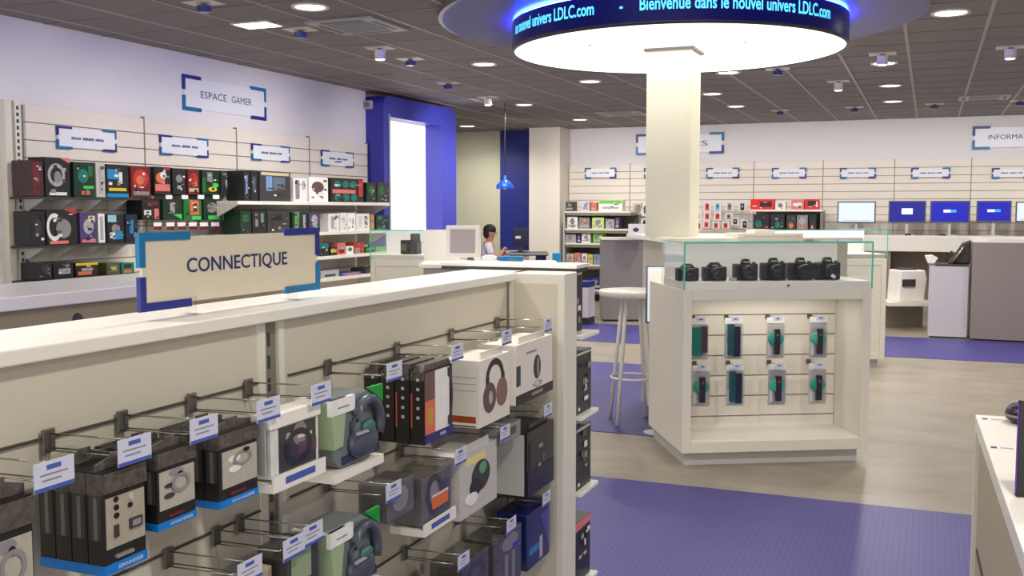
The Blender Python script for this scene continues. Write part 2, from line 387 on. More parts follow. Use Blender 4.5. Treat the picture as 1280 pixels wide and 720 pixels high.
ln = ['leftmost slatwall panel on the back wall behind the low shelf unit', 'slatwall panel on the back wall left of the white column', 'slatwall panel on the back wall partly behind the white column', 'slatwall panel on the back wall behind the red boxes', 'slatwall panel on the back wall behind the white screen',
      'slatwall panel on the back wall behind the two left blue screens', 'slatwall panel on the back wall behind the third blue screen', 'slatwall panel on the back wall past the right edge of view']
for i in range(8):
    slatwall(xs[i + 1] - xs[i], .15, 2.39, ((xs[i] + xs[i + 1]) / 2, YB - .04, 0), 0, ln[i], 'slatwall panels on the back wall', pitch=.125)
# perforated end post at the left wall
t = thing('shelving_post', 'tall white perforated shelving post at the left end of the gaming wall', 'post', (XL + .001, 5.70, 0))
mb = MB(); mb.box(0, .06, -.06, .0, .1, 2.42, WHITE2); mb.build('flat_post', t)
mb = MB(); mb.box(0, .06, .03, .075, .1, 2.42, WHITE)
z = 2.38
while z > .3: mb.box(.05, .0625, .043, .062, z - .028, z, DGREY); z -= .05
mb.build('perforated_strip', t)

# ---------------------------------------------------------------- left wall products
RED = C(190, 52, 46); DRED = C(110, 32, 34); MAR = C(66, 40, 42); GRN = C(36, 110, 52); LGRN = C(70, 205, 90); DGRN = C(24, 52, 36); YEL = C(225, 200, 50); CYAN = C(20, 140, 195)
ORG = C(222, 118, 70); TEAL = C(20, 120, 105); LBL = C(120, 150, 195); WPR = C(232, 230, 228); BRN = C(100, 74, 70); PNK = C(225, 120, 112); GPR = C(140, 136, 140); KPR = C(36, 35, 37); PURP = C(80, 62, 110); BEI = C(206, 188, 158); SIL = C(170, 168, 172); LILAC = C(205, 200, 225)
def bar_shelf(label, pl, pr, yy, x=-6.2):
    a = AX(pl, yy, x); b = AX(pr, yy, x); t = thing('hanging_rail', label, 'display rail', (x, a.y, a.z))
    mb = MB(); mb.box(-.185, .01, 0, b.y - a.y, -.022, -.004, DGREY); mb.build('rail', t)
    n = 4
    for k in range(n):
        yy_ = (b.y - a.y) * (k + .5) / n
        mb = MB(); mb.prism([(-.2, -.11), (-.2, -.022), (.0, -.022), (-.15, -.11)], yy_ - .008, yy_ + .008, WHITE, 'y'); mb.build('bracket', t)
bar_shelf('dark rail under the top row of headset boxes on the left wall', 35, 174, 245)
bar_shelf('dark rail under the second row of headset boxes on the left wall', 36, 174, 307)
bar_shelf('dark rail under the third row of boxes on the left wall, just above the counter', 38, 172, 351)
ZR1 = AX(35, 245, -6.2).z; ZR2 = AX(36, 307, -6.2).z; ZR3 = AX(38, 351, -6.2).z
S = lambda *a: list(a)
rows = [  # px left, right, top, bottom, body, deco, label
 (35, 54, 200, 243, MAR, S(('r', .5, .5, .5, .9, DRED)), 'maroon edge of a headset box at the far left of the top row'),
 (55, 87, 196, 243, KPR, S(('o', .45, .55, .7, .6, SIL), ('c', .5, .5, .3, .3, GPR), ('r', .5, .07, .7, .08, WPR), ('w', .8, .93, .4, .14, PNK)), 'black headset box with silver headset and pale red corner, top row'),
 (91, 118, 202, 243, DGRN, S(('c', .45, .6, .5, .4, TEAL), ('r', .7, .28, .5, .08, LGRN), ('r', .55, .12, .4, .1, ORG), ('r', .8, .75, .2, .3, GRN)), 'dark green headset box with bright green stripe, top row'),
 (119, 131, 203, 243, LGREY, S(('r', .5, .5, .4, .8, SIL)), 'narrow pale grey box in the top row between green and blue boxes'),
 (132, 160, 205, 243, KPR, S(('r', .3, .7, .5, .3, CYAN), ('r', .65, .6, .15, .35, WPR), ('r', .5, .24, .8, .09, YEL), ('r', .5, .06, 1, .11, CYAN)), 'black and blue box with yellow stripe, top row'),
 (163, 188, 207, 246, DRED, S(('c', .5, .6, .8, .6, RED), ('c', .45, .55, .4, .3, ORG), ('r', .5, .12, .8, .12, GPR)), 'red and orange hanging pack in the top row, left of the narrow panel joint'),
 (192, 213, 208, 243, KPR, S(('c', .4, .6, .6, .4, ORG), ('c', .55, .7, .4, .25, WPR), ('r', .5, .25, .9, .25, PNK), ('w', .7, .93, .5, .12, RED)), 'black pack with orange picture and pink band, top row'),
 (215, 232, 210, 243, KPR, S(('c', .5, .6, .5, .3, GPR), ('r', .5, .28, .3, .14, SIL)), 'plain black pack with grey picture, top row'),
 (234, 249, 211, 243, DRED, S(('c', .5, .6, .7, .5, RED), ('r', .6, .42, .4, .2, ORG), ('r', .5, .18, .8, .14, BEI)), 'dark red pack with beige foot, top row'),
 (252, 274, 212, 243, DGRN, S(('r', .45, .7, .3, .4, GPR), ('c', .6, .22, .5, .2, YEL), ('c', .75, .38, .4, .2, LGRN), ('r', .1, .4, .2, .6, GRN)), 'green pack with yellow blob, top row'),
 (276, 287, 213, 243, DGREY, S(('r', .6, .45, .2, .35, WPR), ('r', .5, .85, .6, .1, GPR)), 'narrow dark pack with white dash, right part of top row'),
 (289, 303, 215, 243, RED, S(('c', .5, .6, .6, .4, C(215, 70, 50)), ('r', .5, .2, .9, .3, DGREY)), 'red pack at the right end of the top row, beside the long shelf'),
 (177, 200, 249, 275, KPR, S(('r', .3, .35, .4, .25, WPR), ('r', .6, .8, .6, .2, DRED), ('r', .8, .3, .25, .5, PNK)), 'black pack with white patch, leftmost of the lower hanging row'),
 (203, 227, 249, 275, DGRN, S(('r', .5, .6, .25, .5, SIL), ('w', .75, .15, .5, .25, LGRN)), 'dark green pack with silver mouse, lower hanging row'),
 (229, 252, 249, 275, GRN, S(('r', .6, .6, .5, .7, ORG), ('r', .65, .6, .2, .4, KPR), ('r', .7, .1, .5, .18, LGRN)), 'green pack with orange panel, lower hanging row'),
 (254, 276, 249, 275, DGRN, S(('c', .5, .6, .6, .5, GPR), ('r', .6, .12, .7, .2, LGRN)), 'dark green pack with grey disc, lower hanging row'),
 (278, 296, 249, 275, GPR, S(('r', .3, .6, .2, .7, YEL), ('r', .6, .4, .4, .5, NAVY)), 'grey blue pack with yellow strip, right end of lower hanging row'),
 (37, 56, 264, 306, KPR, S(('r', .5, .5, .4, .5, DGREY)), 'dark edge of a headset box at the far left of the second row'),
 (57, 96, 262, 306, KPR, S(('o', .25, .5, .5, .8, WPR), ('c', .55, .45, .5, .55, GPR), ('r', .4, .06, .6, .09, PNK), ('w', .75, .94, .45, .14, RED)), 'large black headset box with white ring and red corner, second row'),
 (99, 121, 266, 306, PURP, S(('c', .5, .55, .6, .5, SIL), ('r', .7, .8, .4, .2, C(200, 205, 170)), ('r', .5, .08, .8, .1, PNK)), 'purple grey headset box in the second row'),
 (122, 131, 267, 306, WPR, S(('r', .5, .5, .5, .8, SIL)), 'narrow white box in the second row'),
 (133, 155, 268, 306, KPR, S(('r', .3, .85, .5, .25, C(150, 200, 215)), ('r', .6, .25, .6, .3, CYAN), ('r', .3, .25, .3, .2, WPR), ('c', .5, .5, .5, .3, GPR)), 'black and cyan box with white patch, second row'),
 (156, 172, 268, 306, C(24, 36, 60), S(('r', .5, .55, .3, .5, CYAN), ('r', .6, .2, .4, .2, KPR)), 'navy box at the right of the second row'),
 (46, 65, 329, 350, KPR, S(('c', .6, .6, .6, .5, DGREY)), 'black box at the left of the third row'),
 (66, 92, 329, 350, KPR, S(('r', .55, .45, .6, .35, SIL), ('w', .6, .8, .4, .2, GPR)), 'black box with silver marks in the third row'),
 (94, 123, 329, 350, KPR, S(('r', .5, .9, 1, .18, YEL), ('r', .4, .25, .6, .25, ORG), ('r', .5, .5, .5, .2, SIL)), 'black box with yellow top stripe in the third row'),
 (133, 150, 329, 350, C(86, 90, 50), S(('r', .5, .5, .6, .5, GPR), ('r', .5, .5, .4, .2, YEL)), 'olive box in the third row'),
 (151, 168, 329, 350, TEAL, S(('r', .5, .2, .6, .3, ORG), ('r', .5, .7, .6, .3, DGRN)), 'teal box at the right of the third row, beside the sign'),
]
for i, (pl, pr, yt, yb, body, sp, lab) in enumerate(rows):
    zz0 = {243: ZR1, 306: ZR2, 350: ZR3}.get(yb) if pl < 163 else None
    p, w, h = on_x(-6.19, pl, pr, yt, yb, z=zz0)
    carton('headset_box' if h > .22 else 'accessory_box', lab if len(lab.split()) > 12 else lab + ' on the left wall', 'box', w, h, .17, body, sp, p, R90, 'packs on the left wall', gap=.004)
# price labels under hanging packs
for k, px in enumerate([206, 226, 246, 265, 285]):
    p, w, h = on_x(-6.185, px, px + 8, 241, 246)
    mb = MB(); mb.box(-w / 2, w / 2, 0, .003, 0, h, M('tag_white', (245, 245, 248), .4)); mb.tube([(0, .003, h), (0, .222, h)], .003, STEEL)
    tag(mb.build('price_tag', None, (p[0] + .01, p[1], p[2] - .02), R90), 'small white price tag under the %s pack of the top row' % ['black and pink', 'plain black', 'dark red', 'yellow blobbed green', 'narrow dark'][k], 'price tag', 'price tags of the hanging row')
for k, px in enumerate([192, 208, 222, 236, 250, 264]):
    p, w, h = on_x(-6.185, px, px + 10, 278, 283)
    mb = MB(); mb.box(-w / 2, w / 2, 0, .003, 0, h, MATS['tag_white']); mb.box(-w / 2, w / 2, -.0005, 0, -.03, 0, DRED); mb.tube([(0, .003, h), (0, .222, h)], .003, STEEL)
    tag(mb.build('price_tag', None, (p[0], p[1], p[2]), R90), 'white and red price tag above the cream sign, %s' % ['leftmost of six', 'second from left', 'third from left', 'third from right', 'second from right', 'rightmost of six'][k], 'price tag', 'price tags above the cream sign')

# long shelves on the left wall
def long_shelf(label, pl, pr, yy, x=-5.95, th=.035, z=None):
    a = AX(pl, yy, x); b = AX(487, yy, x); z = z or a.z; L = b.y - a.y
    t = thing('wall_shelf', label, 'shelf', (0, a.y, z), 0, 'long white shelves on the left wall')
    mb = MB(); mb.box(XL + .05, x, 0, L, -th, 0, WHITE); mb.build('shelf_board', t, bevel=.004)
    for yy_ in (0.0, L - .02):
        mb = MB(); mb.prism([(XL + .06, -.2), (XL + .06, -th), (x, -th), (XL + .2, -.18)], yy_, yy_ + .02, WHITE2, 'y'); mb.build('bracket', t)
    return z, a.y, b.y
zA, ya, yb2 = long_shelf('top white shelf on the left wall carrying laptop and camera boxes', 297, 487, 251)
zB, _, _ = long_shelf('second white shelf on the left wall carrying white boxes', 297, 487, 294)
zC_, _, _ = long_shelf('third white shelf on the left wall carrying green and red packs', 297, 487, 329)
zD, _, _ = long_shelf('lowest white shelf on the left wall, just above the gondola top', 297, 487, 361)
sh = [
 ('A', 304, 312, 213, KPR, S(('r', .5, .55, .3, .6, LBL)), 'laptop box edge with blue stripe at the left end'), ('A', 313, 322, 213, KPR, S(('r', .5, .55, .4, .5, C(70, 90, 110))), 'second dark laptop box edge from the left'),
 ('A', 324, 363, 214, DGREY, S(('r', .3, .6, .2, .5, LBL), ('r', .62, .6, .4, .45, C(96, 110, 130)), ('r', .5, .93, .9, .1, BEI)), 'wide dark laptop box with blue picture'),
 ('A', 366, 384, 222, WPR, S(('r', .3, .5, .3, .8, GPR), ('c', .75, .7, .3, .4, SIL)), 'white and grey box left of the camera box'),
 ('A', 386, 410, 221, M('bright_white_print', (248, 246, 244), .4), S(('c', .45, .6, .65, .45, BRN), ('r', .6, .3, .3, .2, WPR)), 'bright white box with brown camera picture'),
 ('A', 413, 454, 222, KPR, S(('c', .2, .75, .2, .3, TEAL), ('c', .45, .75, .2, .3, TEAL), ('c', .68, .75, .2, .3, TEAL), ('r', .4, .45, .7, .16, PNK), ('c', .2, .2, .2, .3, TEAL), ('c', .45, .2, .2, .3, TEAL), ('c', .7, .2, .2, .3, TEAL), ('r', .92, .6, .14, .7, RED)), 'black box with teal discs and red edge'),
 ('A', 458, 470, 228, DGRN, S(('c', .5, .6, .6, .5, GRN)), 'dark green box left of the end pair'), ('A', 471, 486, 228, DGREY, S(('c', .4, .6, .5, .5, GRN)), 'grey and green box at the right end'),
 ('B', 300, 314, 264, DGRN, S(('r', .5, .7, .5, .3, GRN)), 'dark green box at the left end'), ('B', 315, 333, 264, KPR, S(('r', .3, .6, .2, .6, GPR), ('r', .7, .7, .2, .4, C(110, 150, 110))), 'black box with pale green bars'), ('B', 334, 362, 264, DGREY, S(('r', .4, .7, .5, .3, KPR)), 'dark grey box with black picture'),
 ('B', 365, 384, 265, DGRN, S(('r', .3, .6, .3, .8, C(96, 150, 90)), ('r', .8, .5, .15, .7, SIL)), 'green striped dark box'), ('B', 386, 400, 266, PURP, S(('c', .5, .6, .6, .6, SIL), ('c', .6, .2, .5, .3, LGRN)), 'purple grey box with green spot'),
 ('B', 410, 424, 267, WPR, S(('r', .4, .5, .3, .7, SIL)), 'white box with a grey stripe'), ('B', 425, 434, 266, WPR, S(('c', .5, .6, .5, .3, LILAC)), 'white box with a lilac spot'), ('B', 435, 444, 266, M('bright_white_print', (1, 1, 1)), S(('r', .7, .5, .2, .3, GPR)), 'bright white box with a small grey mark'),
 ('B', 445, 462, 267, WPR, S(('r', .3, .6, .2, .5, LILAC), ('r', .7, .5, .2, .3, SIL)), 'wide white box left of the tan edge'), ('B', 463, 468, 268, C(180, 140, 100), S(('r', .5, .5, .5, .7, C(205, 165, 120))), 'narrow tan box'), ('B', 470, 486, 269, DGRN, S(('c', .3, .8, .4, .3, TEAL), ('r', .3, .15, .4, .25, TEAL)), 'dark teal box at the right end'),
 ('C', 399, 411, 305, TEAL, S(('r', .5, .3, 1, .6, KPR)), 'teal and black pack'), ('C', 413, 421, 309, KPR, S(('r', .5, .55, .9, .4, YEL)), 'black pack with yellow band'), ('C', 422, 432, 304, PNK, S(('r', .5, .3, .7, .3, DRED), ('r', .5, .6, .5, .2, SIL)), 'pink and dark red pack'), ('C', 433, 442, 308, WPR, S(('c', .5, .6, .6, .5, TEAL)), 'white pack with teal leaf shape'),
 ('C', 443, 455, 304, RED, S(('r', .3, .3, .6, .5, GPR), ('r', .8, .12, .4, .2, RED)), 'bright red topped pack'), ('C', 457, 469, 310, GRN, S(('c', .6, .4, .6, .5, KPR), ('c', .3, .7, .3, .3, LGRN)), 'green and black pack'), ('C', 470, 486, 309, C(50, 170, 60), S(('r', .5, .2, .6, .3, LGRN)), 'bright green pack at the right end'),
 ('D', 401, 424, 339, SIL, S(('r', .5, .3, .6, .3, DGREY)), 'grey box'), ('D', 427, 451, 342, C(70, 90, 160), S(('r', .5, .85, .9, .2, LBL), ('c', .5, .45, .8, .5, ORG)), 'blue box with orange picture'), ('D', 457, 470, 335, DGREY, S(('r', .6, .5, .4, .6, TEAL)), 'dark teal striped box'), ('D', 472, 486, 334, DGRN, S(('r', .5, .6, .5, .5, TEAL)), 'dark green box at the right end'),
]
zz = {'A': zA, 'B': zB, 'C': zC_, 'D': zD}; nn = {'A': 'top', 'B': 'second', 'C': 'third', 'D': 'lowest'}
for (r_, pl, pr, yt, body, sp, lab) in sh:
    p, w, h = on_x(-6.0, pl, pr, yt, yt + 20, z=zz[r_] + .0005)
    carton('product_box', lab + ', %s long wall shelf' % nn[r_], 'box', w, h, .2, body, sp, p, R90, 'boxes on the long wall shelves', gap=.004)

# counter in front of the left wall
t = thing('white_counter', 'long white counter with a tan body before the left wall', 'counter', (0, 0, 0))
mb = MB(); mb.box(-5.78, -4.84, 2.4, 6.6, 1.02, 1.10, M('counter_top', (222, 218, 222), .35)); mb.build('counter_top', t, bevel=.006)
mb = MB(); mb.box(-5.7, -4.90, 2.45, 6.5, .0, 1.02, M('counter_tan', (178, 166, 138), .5, noise=.02)); mb.build('body', t)
q = AX(97, 398, -4.9); mb = MB(); mb.lathe([(0, .012), (.035, .012), (.045, 0)], DGREY, (q.x, q.y, q.z - .01), 20, 'x'); mb.build('cable_grommet', t)

# ---------------------------------------------------------------- main gondola in the foreground
GX = -1.33; ZT = 1.385
t = thing('display_gondola', 'long cream double sided display gondola with hooks, filling the lower left', 'gondola')
mb = MB(); mb.box(-1.535, -1.30, .30, 3.34, ZT - .026, ZT, WHITE); mb.build('top_board', t, bevel=.003)
mb = MB(); mb.box(GX - .06, GX, .32, 1.825, .12, ZT - .026, PANEL); mb.build('back_panel', t)
mb = MB(); mb.box(GX - .06, GX, 1.875, 3.20, .12, ZT - .026, PANEL); mb.build('back_panel', t)
mb = MB(); mb.box(GX - .05, GX - .006, 1.825, 1.875, .0, ZT - .026, UPR)
z = 1.33
while z > .2: mb.box(GX - .0065, GX - .0055, 1.845, 1.855, z - .03, z, DGREY); z -= .05
mb.build('slotted_upright', t)
for ya_, yb_ in ((1.800, 1.825), (1.875, 1.895)):
    mb = MB(); mb.box(GX, GX + .004, ya_, yb_, .12, ZT - .026, WHITE2); mb.build('upright_lip', t)
mb = MB(); mb.box(GX, -1.125, 3.215, 3.345, .0, ZT, WHITE2); mb.build('end_panel', t, bevel=.004)
mb = MB(); mb.box(GX + .02, -1.15, 3.2145, 3.216, .15, ZT - .035, PANEL); mb.build('end_panel_inset', t)
mb = MB(); mb.box(-1.53, -1.27, .34, 3.2, .0, .12, LGREY); mb.build('plinth', t)
mb = MB(); mb.box(-1.535, -1.40, .32, 3.34, .12, ZT - .03, PANEL); mb.build('rear_body', t)
RZ = (1.228, .948, .655, .37)
for rz_ in RZ:
    for (a_, b_) in ((.34, 1.795), (1.91, 3.18)):
        mb = MB(); mb.box(GX - .001, GX + .006, a_, b_, rz_ - .0025, rz_ + .0015, RAIL); mb.build('hook_rail', t)
# lips below each panel strip
def hook(y, z, L=.185, label='', tagc=True, dz=0):
    t = thing('display_hook', label, 'hook', (GX + .006, y, z), 0, 'wire hooks of the gondola')
    mb = MB(); mb.box(0, .006, -.012, .012, -.036, .003, STEEL); mb.build('mounting_plate', t, bevel=.001)
    mb = MB(); mb.tube([(.004, 0, -.004), (L * .5, 0, -.002), (L, 0, .0)], .0016, CHROME, 6); mb.tube([(.004, -.008, -.03), (L - .03, -.008, -.026), (L - .03, .008, -.026), (.004, .008, -.03)], .0014, CHROME, 6); wr = mb.build('wire', t)
    mb = MB(); w = .036; mb.box(L, L + .0015, -w, w, -.036 + dz, .006 + dz, TAG)
    f = L + .0015
    mb.box(f, f + .0004, -w, w, -.036 + dz, -.030 + dz, TAGB); mb.box(f, f + .0004, -.014, .012, -.006 + dz, .001 + dz, TAGB)
    mb.box(f, f + .0004, -.026, .024, -.014 + dz, -.0115 + dz, GPR); mb.box(f, f + .0004, -.022, .012, -.022 + dz, -.0195 + dz, GPR)
    tag(mb.build('price_label', wr), 'white price label with blue edge')
    return t
FX = -1.15
hl = [(62, 'in front of the leftmost black pack'), (163, 'over the stack of black earphone packs'), (250, 'over the second stack of earphone packs'), (331, 'over the third stack, beside the slotted upright'), (397, 'over the white edged headphone pack'),
      (489, 'over the row of black spined packs'), (568, 'between the spined packs and the white boxes'), (630, 'over the first white headphone box'), (682, 'over the last white box beside the end panel')]
for px, lb in hl:
    y = AX(px, {62: 590, 163: 562, 250: 538, 331: 515, 397: 493, 489: 465, 568: 441, 630: 428, 682: 410}[px], FX).y
    hook(y, RZ[0] + .012, .182, 'top row hook with price label, ' + lb)
for px, py, lb in [(384, 505, 'over the green headset pack'), (488, 620, 'left of the clamshell with the orange sticker'), (572, 585, 'right of the orange stickered clamshell'), (628, 548, 'over the tall black box'), (682, 522, 'beside the end panel')]:
    y = AX(px, py, FX).y; hook(y, RZ[1] + .01, .182, 'middle row hook with price label, ' + lb)
hook(1.50, RZ[1] + .008, .19, 'empty wire hook in the middle row below the second stack of earphone packs')
hook(1.64, RZ[1] + .008, .19, 'empty wire hook in the middle row just left of the slotted upright')
for px, py, lb in [(576, 705, 'between the black clamshells'), (636, 665, 'over the clamshell with the blue spot'), (680, 640, 'over the blue pack')]:
    y = AX(px, py, FX).y; hook(y, RZ[2] + .01, .182, 'wire hook with price label in the low row, ' + lb)

MOT = M('mottled_clear_plastic', (84, 78, 74), .15, noise=.85, nscale=85)
# earphone packs
def ear_pack(y0, y1, z0, z1, n, lab, x=FX - .006, d=.031, art=0, strip=True, word='SENNHEISER'):
    w = y1 - y0; h = z1 - z0
    for k in range(n):
        xx = x - k * (d + .002)
        L = (lab + ', front of its stack') if k == 0 else (lab + ', %s behind the front' % ['', 'first', 'second', 'third', 'fourth'][k])
        t = thing('earphone_pack', L, 'earphones', (xx, (y0 + y1) / 2, z0), R90, 'earphone packs on the top row hooks')
        mb = MB(); mb.box(-w / 2, w / 2, 0, d, .0, h * .86, BLACKP)
        mb.box(-w / 2 - .0006, -w / 2, .004, d - .004, h * .3, h * .78, DGREY); mb.box(-w / 2 - .001, -w / 2, d * .36, d * .6, h * .3, h * .66, M('pack_window_edge', (112, 106, 96), .3, noise=.3))
        sp = [('r', .52, .50, .92, .50, CARD), ('c', .3, .72, .12, .06, BLACK), ('c', .3, .64, .12, .06, BLACK), ('c', .3, .56, .12, .06, BLACK), ('c', .66, .70, .1, .07, LGREY), ('c', .62, .62, .1, .05, BLACK), ('r', .28, .41, .1, .12, DGREY), ('r', .74, .43, .3, .1, DGREY), ('r', .74, .43, .2, .06, GPR)]
        if art == 1: sp = [('r', .52, .50, .92, .5, M('pack_card_pale', (178, 172, 160), .3, noise=.15, nscale=50)), ('c', .5, .7, .4, .1, GPR), ('c', .6, .66, .14, .07, BLACK), ('c', .3, .55, .24, .06, DGREY), ('c', .3, .42, .26, .07, DGREY), ('o', .6, .55, .5, .25, GPR)]
        if art == 2: sp = [('r', .54, .50, .9, .5, M('pack_card_pale')), ('c', .4, .62, .3, .09, WPR), ('c', .4, .48, .3, .09, WPR), ('o', .6, .6, .5, .2, GPR), ('c', .7, .7, .16, .06, BLACK)]
        mb.box(-w / 2 - .0012, -w / 2, 0, d, h * .68, h * .86, MOT); sp += [('r', .5, .905, 1.0, .19, MOT), ('r', .45, .16 if strip else .2, .4, .03, DRED if art else GPR)]
        deco(mb, w, h * .86, sp); mb.build('pack', t)
        if strip:
            mb = MB(); mb.box(-w / 2 - .0012, w / 2 + .0012, -.0015, d + .0005, 0, h * .085, SENB); bs_ = mb.build('blue_strip', t)
            if k == 0 and word:
                mb = MB(); fit_text(mb, word, w * .6, h * .032, .1 * w, -.0022, h * .026, WPR); mb.build('lettering', bs_)
        mb = MB(); mb.prism([(-w / 2, h * .86), (w / 2, h * .86), (w / 2, h * .93), (w * .14, h * .97), (w * .14, h), (-w * .14, h), (-w * .14, h * .97), (-w / 2, h * .93)], d * .4, d * .5, CLEAR if k % 2 else MOT)
        mb.box(-w / 2, w / 2, 0, d, h * .86, h * .875, BLACK); mb.build('hang_tab', t)
ear_pack(1.172, 1.262, 1.037, 1.222, 4, 'black blue-based earphone pack in the stack nearest the camera')
ear_pack(1.29, 1.383, 1.072, 1.222, 4, 'black blue-based earphone pack in the middle stack', art=1)
ear_pack(1.446, 1.558, 1.066, 1.222, 4, 'black blue-based earphone pack beside the slotted upright', art=2)
ear_pack(.945, 1.035, 1.0, 1.235, 2, 'large black pack with grey window at the left edge', x=FX, art=1, strip=False)

# clear white edged headphone pack (px 325-403)
def clam(y0, y1, z0, z1, d, lab, body, specs, x=FX, tray=True, cap=None, name='headphone_pack', cat='headphones'):
    w = y1 - y0; h = z1 - z0; t = thing(name, lab, cat, (x - .004, (y0 + y1) / 2, z0), R90)
    mb = MB(); mb.box(-w / 2 + .004, w / 2 - .004, .004, d, .004, h - .004, body); deco(mb, w - .01, h - .008, specs, .004, .004); mb.build('insert', t)
    mb = MB(); mb.box(-w / 2, w / 2, 0, d + .004, 0, h, CLEAR); tag(mb.build('clear_shell', t, bevel=.006, seg=3), 'clear plastic shell')
    if cap:
        mb = MB(); mb.box(-w / 2 - .001, w / 2 + .001, -.001, d, h - .028, h + .001, cap); mb.build('cap', t, bevel=.003)
    if tray:
        mb = MB(); mb.box(-w / 2 - .005, w / 2 + .005, -.008, -.004, -.02, .012, WHITE); mb.box(-w / 2 - .005, w / 2 + .005, -.004, d, -.02, -.002, WHITE)
        mb.box(-w * .3, w * .3, -.0085, -.008, -.01, .004, TAGB); tag(mb.build('tray', t), 'white tray with blue lettering strip')
    return t
clam(1.60, 1.772, 1.076, 1.205, .05, 'flat white edged headphone pack with purple picture right of the slotted upright', WPR, [('r', .55, .42, .8, .74, DGREY), ('c', .6, .6, .3, .4, GPR), ('r', .75, .35, .4, .2, C(92, 60, 84)), ('r', .7, .55, .3, .05, WPR), ('c', .35, .6, .1, .15, SIL), ('o', .55, .4, .6, .6, KPR)], cap=WHITE)
clam(1.585, 1.59, 1.09, 1.2, .09, 'thin clear slip of plastic beside the flat white edged pack', LGREY, [], tray=False)

# green grey headset clamshells (trapezoid with rounded blob)
def headset_clam(y0, y1, z0, z1, d, lab, tone=0):
    w = y1 - y0; h = z1 - z0; t = thing('headset_pack', lab, 'headset', (FX, (y0 + y1) / 2, z0), R90)
    SHELL = M('shell_greygreen', (112, 122, 124), .25, noise=.25, nscale=18); PALE = M('pale_green_card', (158, 176, 138), .5, noise=.06)
    mb = MB(); poly = [(-w * .40, h * .14), (-w * .28, 0), (w * .24, 0), (w * .44, h * .16), (w * .48, h * .6), (w * .40, h * .84), (w * .2, h * .97), (-w * .5, h)]
    mb.prism(poly, 0, d, SHELL); mb.build('shell', t, bevel=.008, seg=3)
    mb = MB(); mb.prism([(-w * .5 - .003, h * .97), (-w * .22, h * .97), (-w * .30, h * .32), (-w * .46, h * .30)], -.005, d * .6, PALE); mb.box(-w / 2 - .003, -w * .08, -.0065, .004, h * .76, h * .97, WPR); mb.box(-w * .4, -w * .2, -.0072, -.0065, h * .84, h * .86, GPR); mb.box(-w / 2 - .003, -w * .1, .004, d, h * .94, h * .972, WPR); tag(mb.build('card', t), 'white and pale green card')
    mb = MB(); n = 14; pts = [(w * .12 + w * .24 * math.cos(PI * (1.35 - 1.5 * k / n)), -.012, h * .5 + h * .36 * math.sin(PI * (1.35 - 1.5 * k / n))) for k in range(n + 1)]
    HS = M('headset_slate', (74, 80, 92), .35, noise=.4, nscale=30); mb.tube(pts, .012, HS, 10); mb.ell((w * .05, -.008, h * .3), (w * .26, .02, h * .24), HS); mb.box(-w * .2, w * .12, -.029, -.024, h * .44, h * .48, SIL); mb.ell((w * .06, -.02, h * .5), (w * .12, .012, h * .1), C(60, 100, 96)); mb.build('headset', t)
    mb = MB(); mb.prism([(w * .2, h * .99), (w * .5, h * .99), (w * .5, h * .74)], -.003, .004, C(10, 150, 50)); tag(mb.build('corner_flash', t), 'bright green corner flash')
    mb = MB(); mb.box(-w * .5, w * .45, -.01, d, -.022, -.002, WHITE); tag(mb.build('tray', t), 'white tray')
    mb = MB(); mb.box(-w * .3, w * .42, -.0035, .001, h * .05, h * .16, C(44, 48, 78)); mb.build('band', t)
headset_clam(1.80, 2.02, 1.045, 1.205, .085, 'grey headset clamshell with white and green card and green corner, top row')
headset_clam(1.79, 2.0, .765, .925, .09, 'grey headset clamshell with white and green card, below the top row one')
for k in range(1):
    clam(1.655, 1.765, .76, .925, .08, 'narrow dark pack with pale green side, left of the lower headset clamshell', DGREY, [('r', .4, .75, .7, .4, M('pale_green_card')), ('r', .5, .3, .6, .4, KPR)], tray=False)

# black spined packs with orange edges
for k in range(4):
    xx = FX - .004 - k * .043
    t = thing('spined_pack', 'tall black packs with white dotted spine and orange edge, %s of the row' % ['front one', 'second', 'third', 'rearmost'][k], 'headphones', (xx, 2.32, 1.01), R90, 'black spined packs')
    w = .16; h = .185; mb = MB(); mb.box(-w / 2, w / 2, 0, .039, 0, h, BLACKP)
    for q in range(5): mb.box(-w / 2 - .0006, -w / 2, .014, .022, h * (.35 + .13 * q), h * (.39 + .13 * q), LGREY)
    mb.box(-w / 2 - .0005, -w / 2, .034, .0385, h * .22, h * .7, C(170, 80, 60)); mb.box(-w / 2 - .0005, -w / 2, .0, .039, h * .88, h, MOT)
    if k == 0: deco(mb, w, h, [('r', .2, .75, .36, .46, C(110, 84, 78)), ('r', .2, .36, .36, .46, C(214, 112, 84)), ('c', .2, .36, .2, .26, C(190, 150, 60)), ('r', .62, .55, .5, .86, WPR), ('o', .8, .56, .4, .84, DGREY, (-PI / 2, PI / 2)), ('r', .5, .07, 1, .12, C(34, 44, 110)), ('r', .62, .07, .2, .04, SIL)])
    mb.build('pack', t)
    mb = MB(); mb.prism([(-w / 2, h), (w / 2, h), (w / 2 - .01, h + .016), (-w / 2 + .01, h + .016)], .004, .03, MOT); mb.build('hang_tab', t)

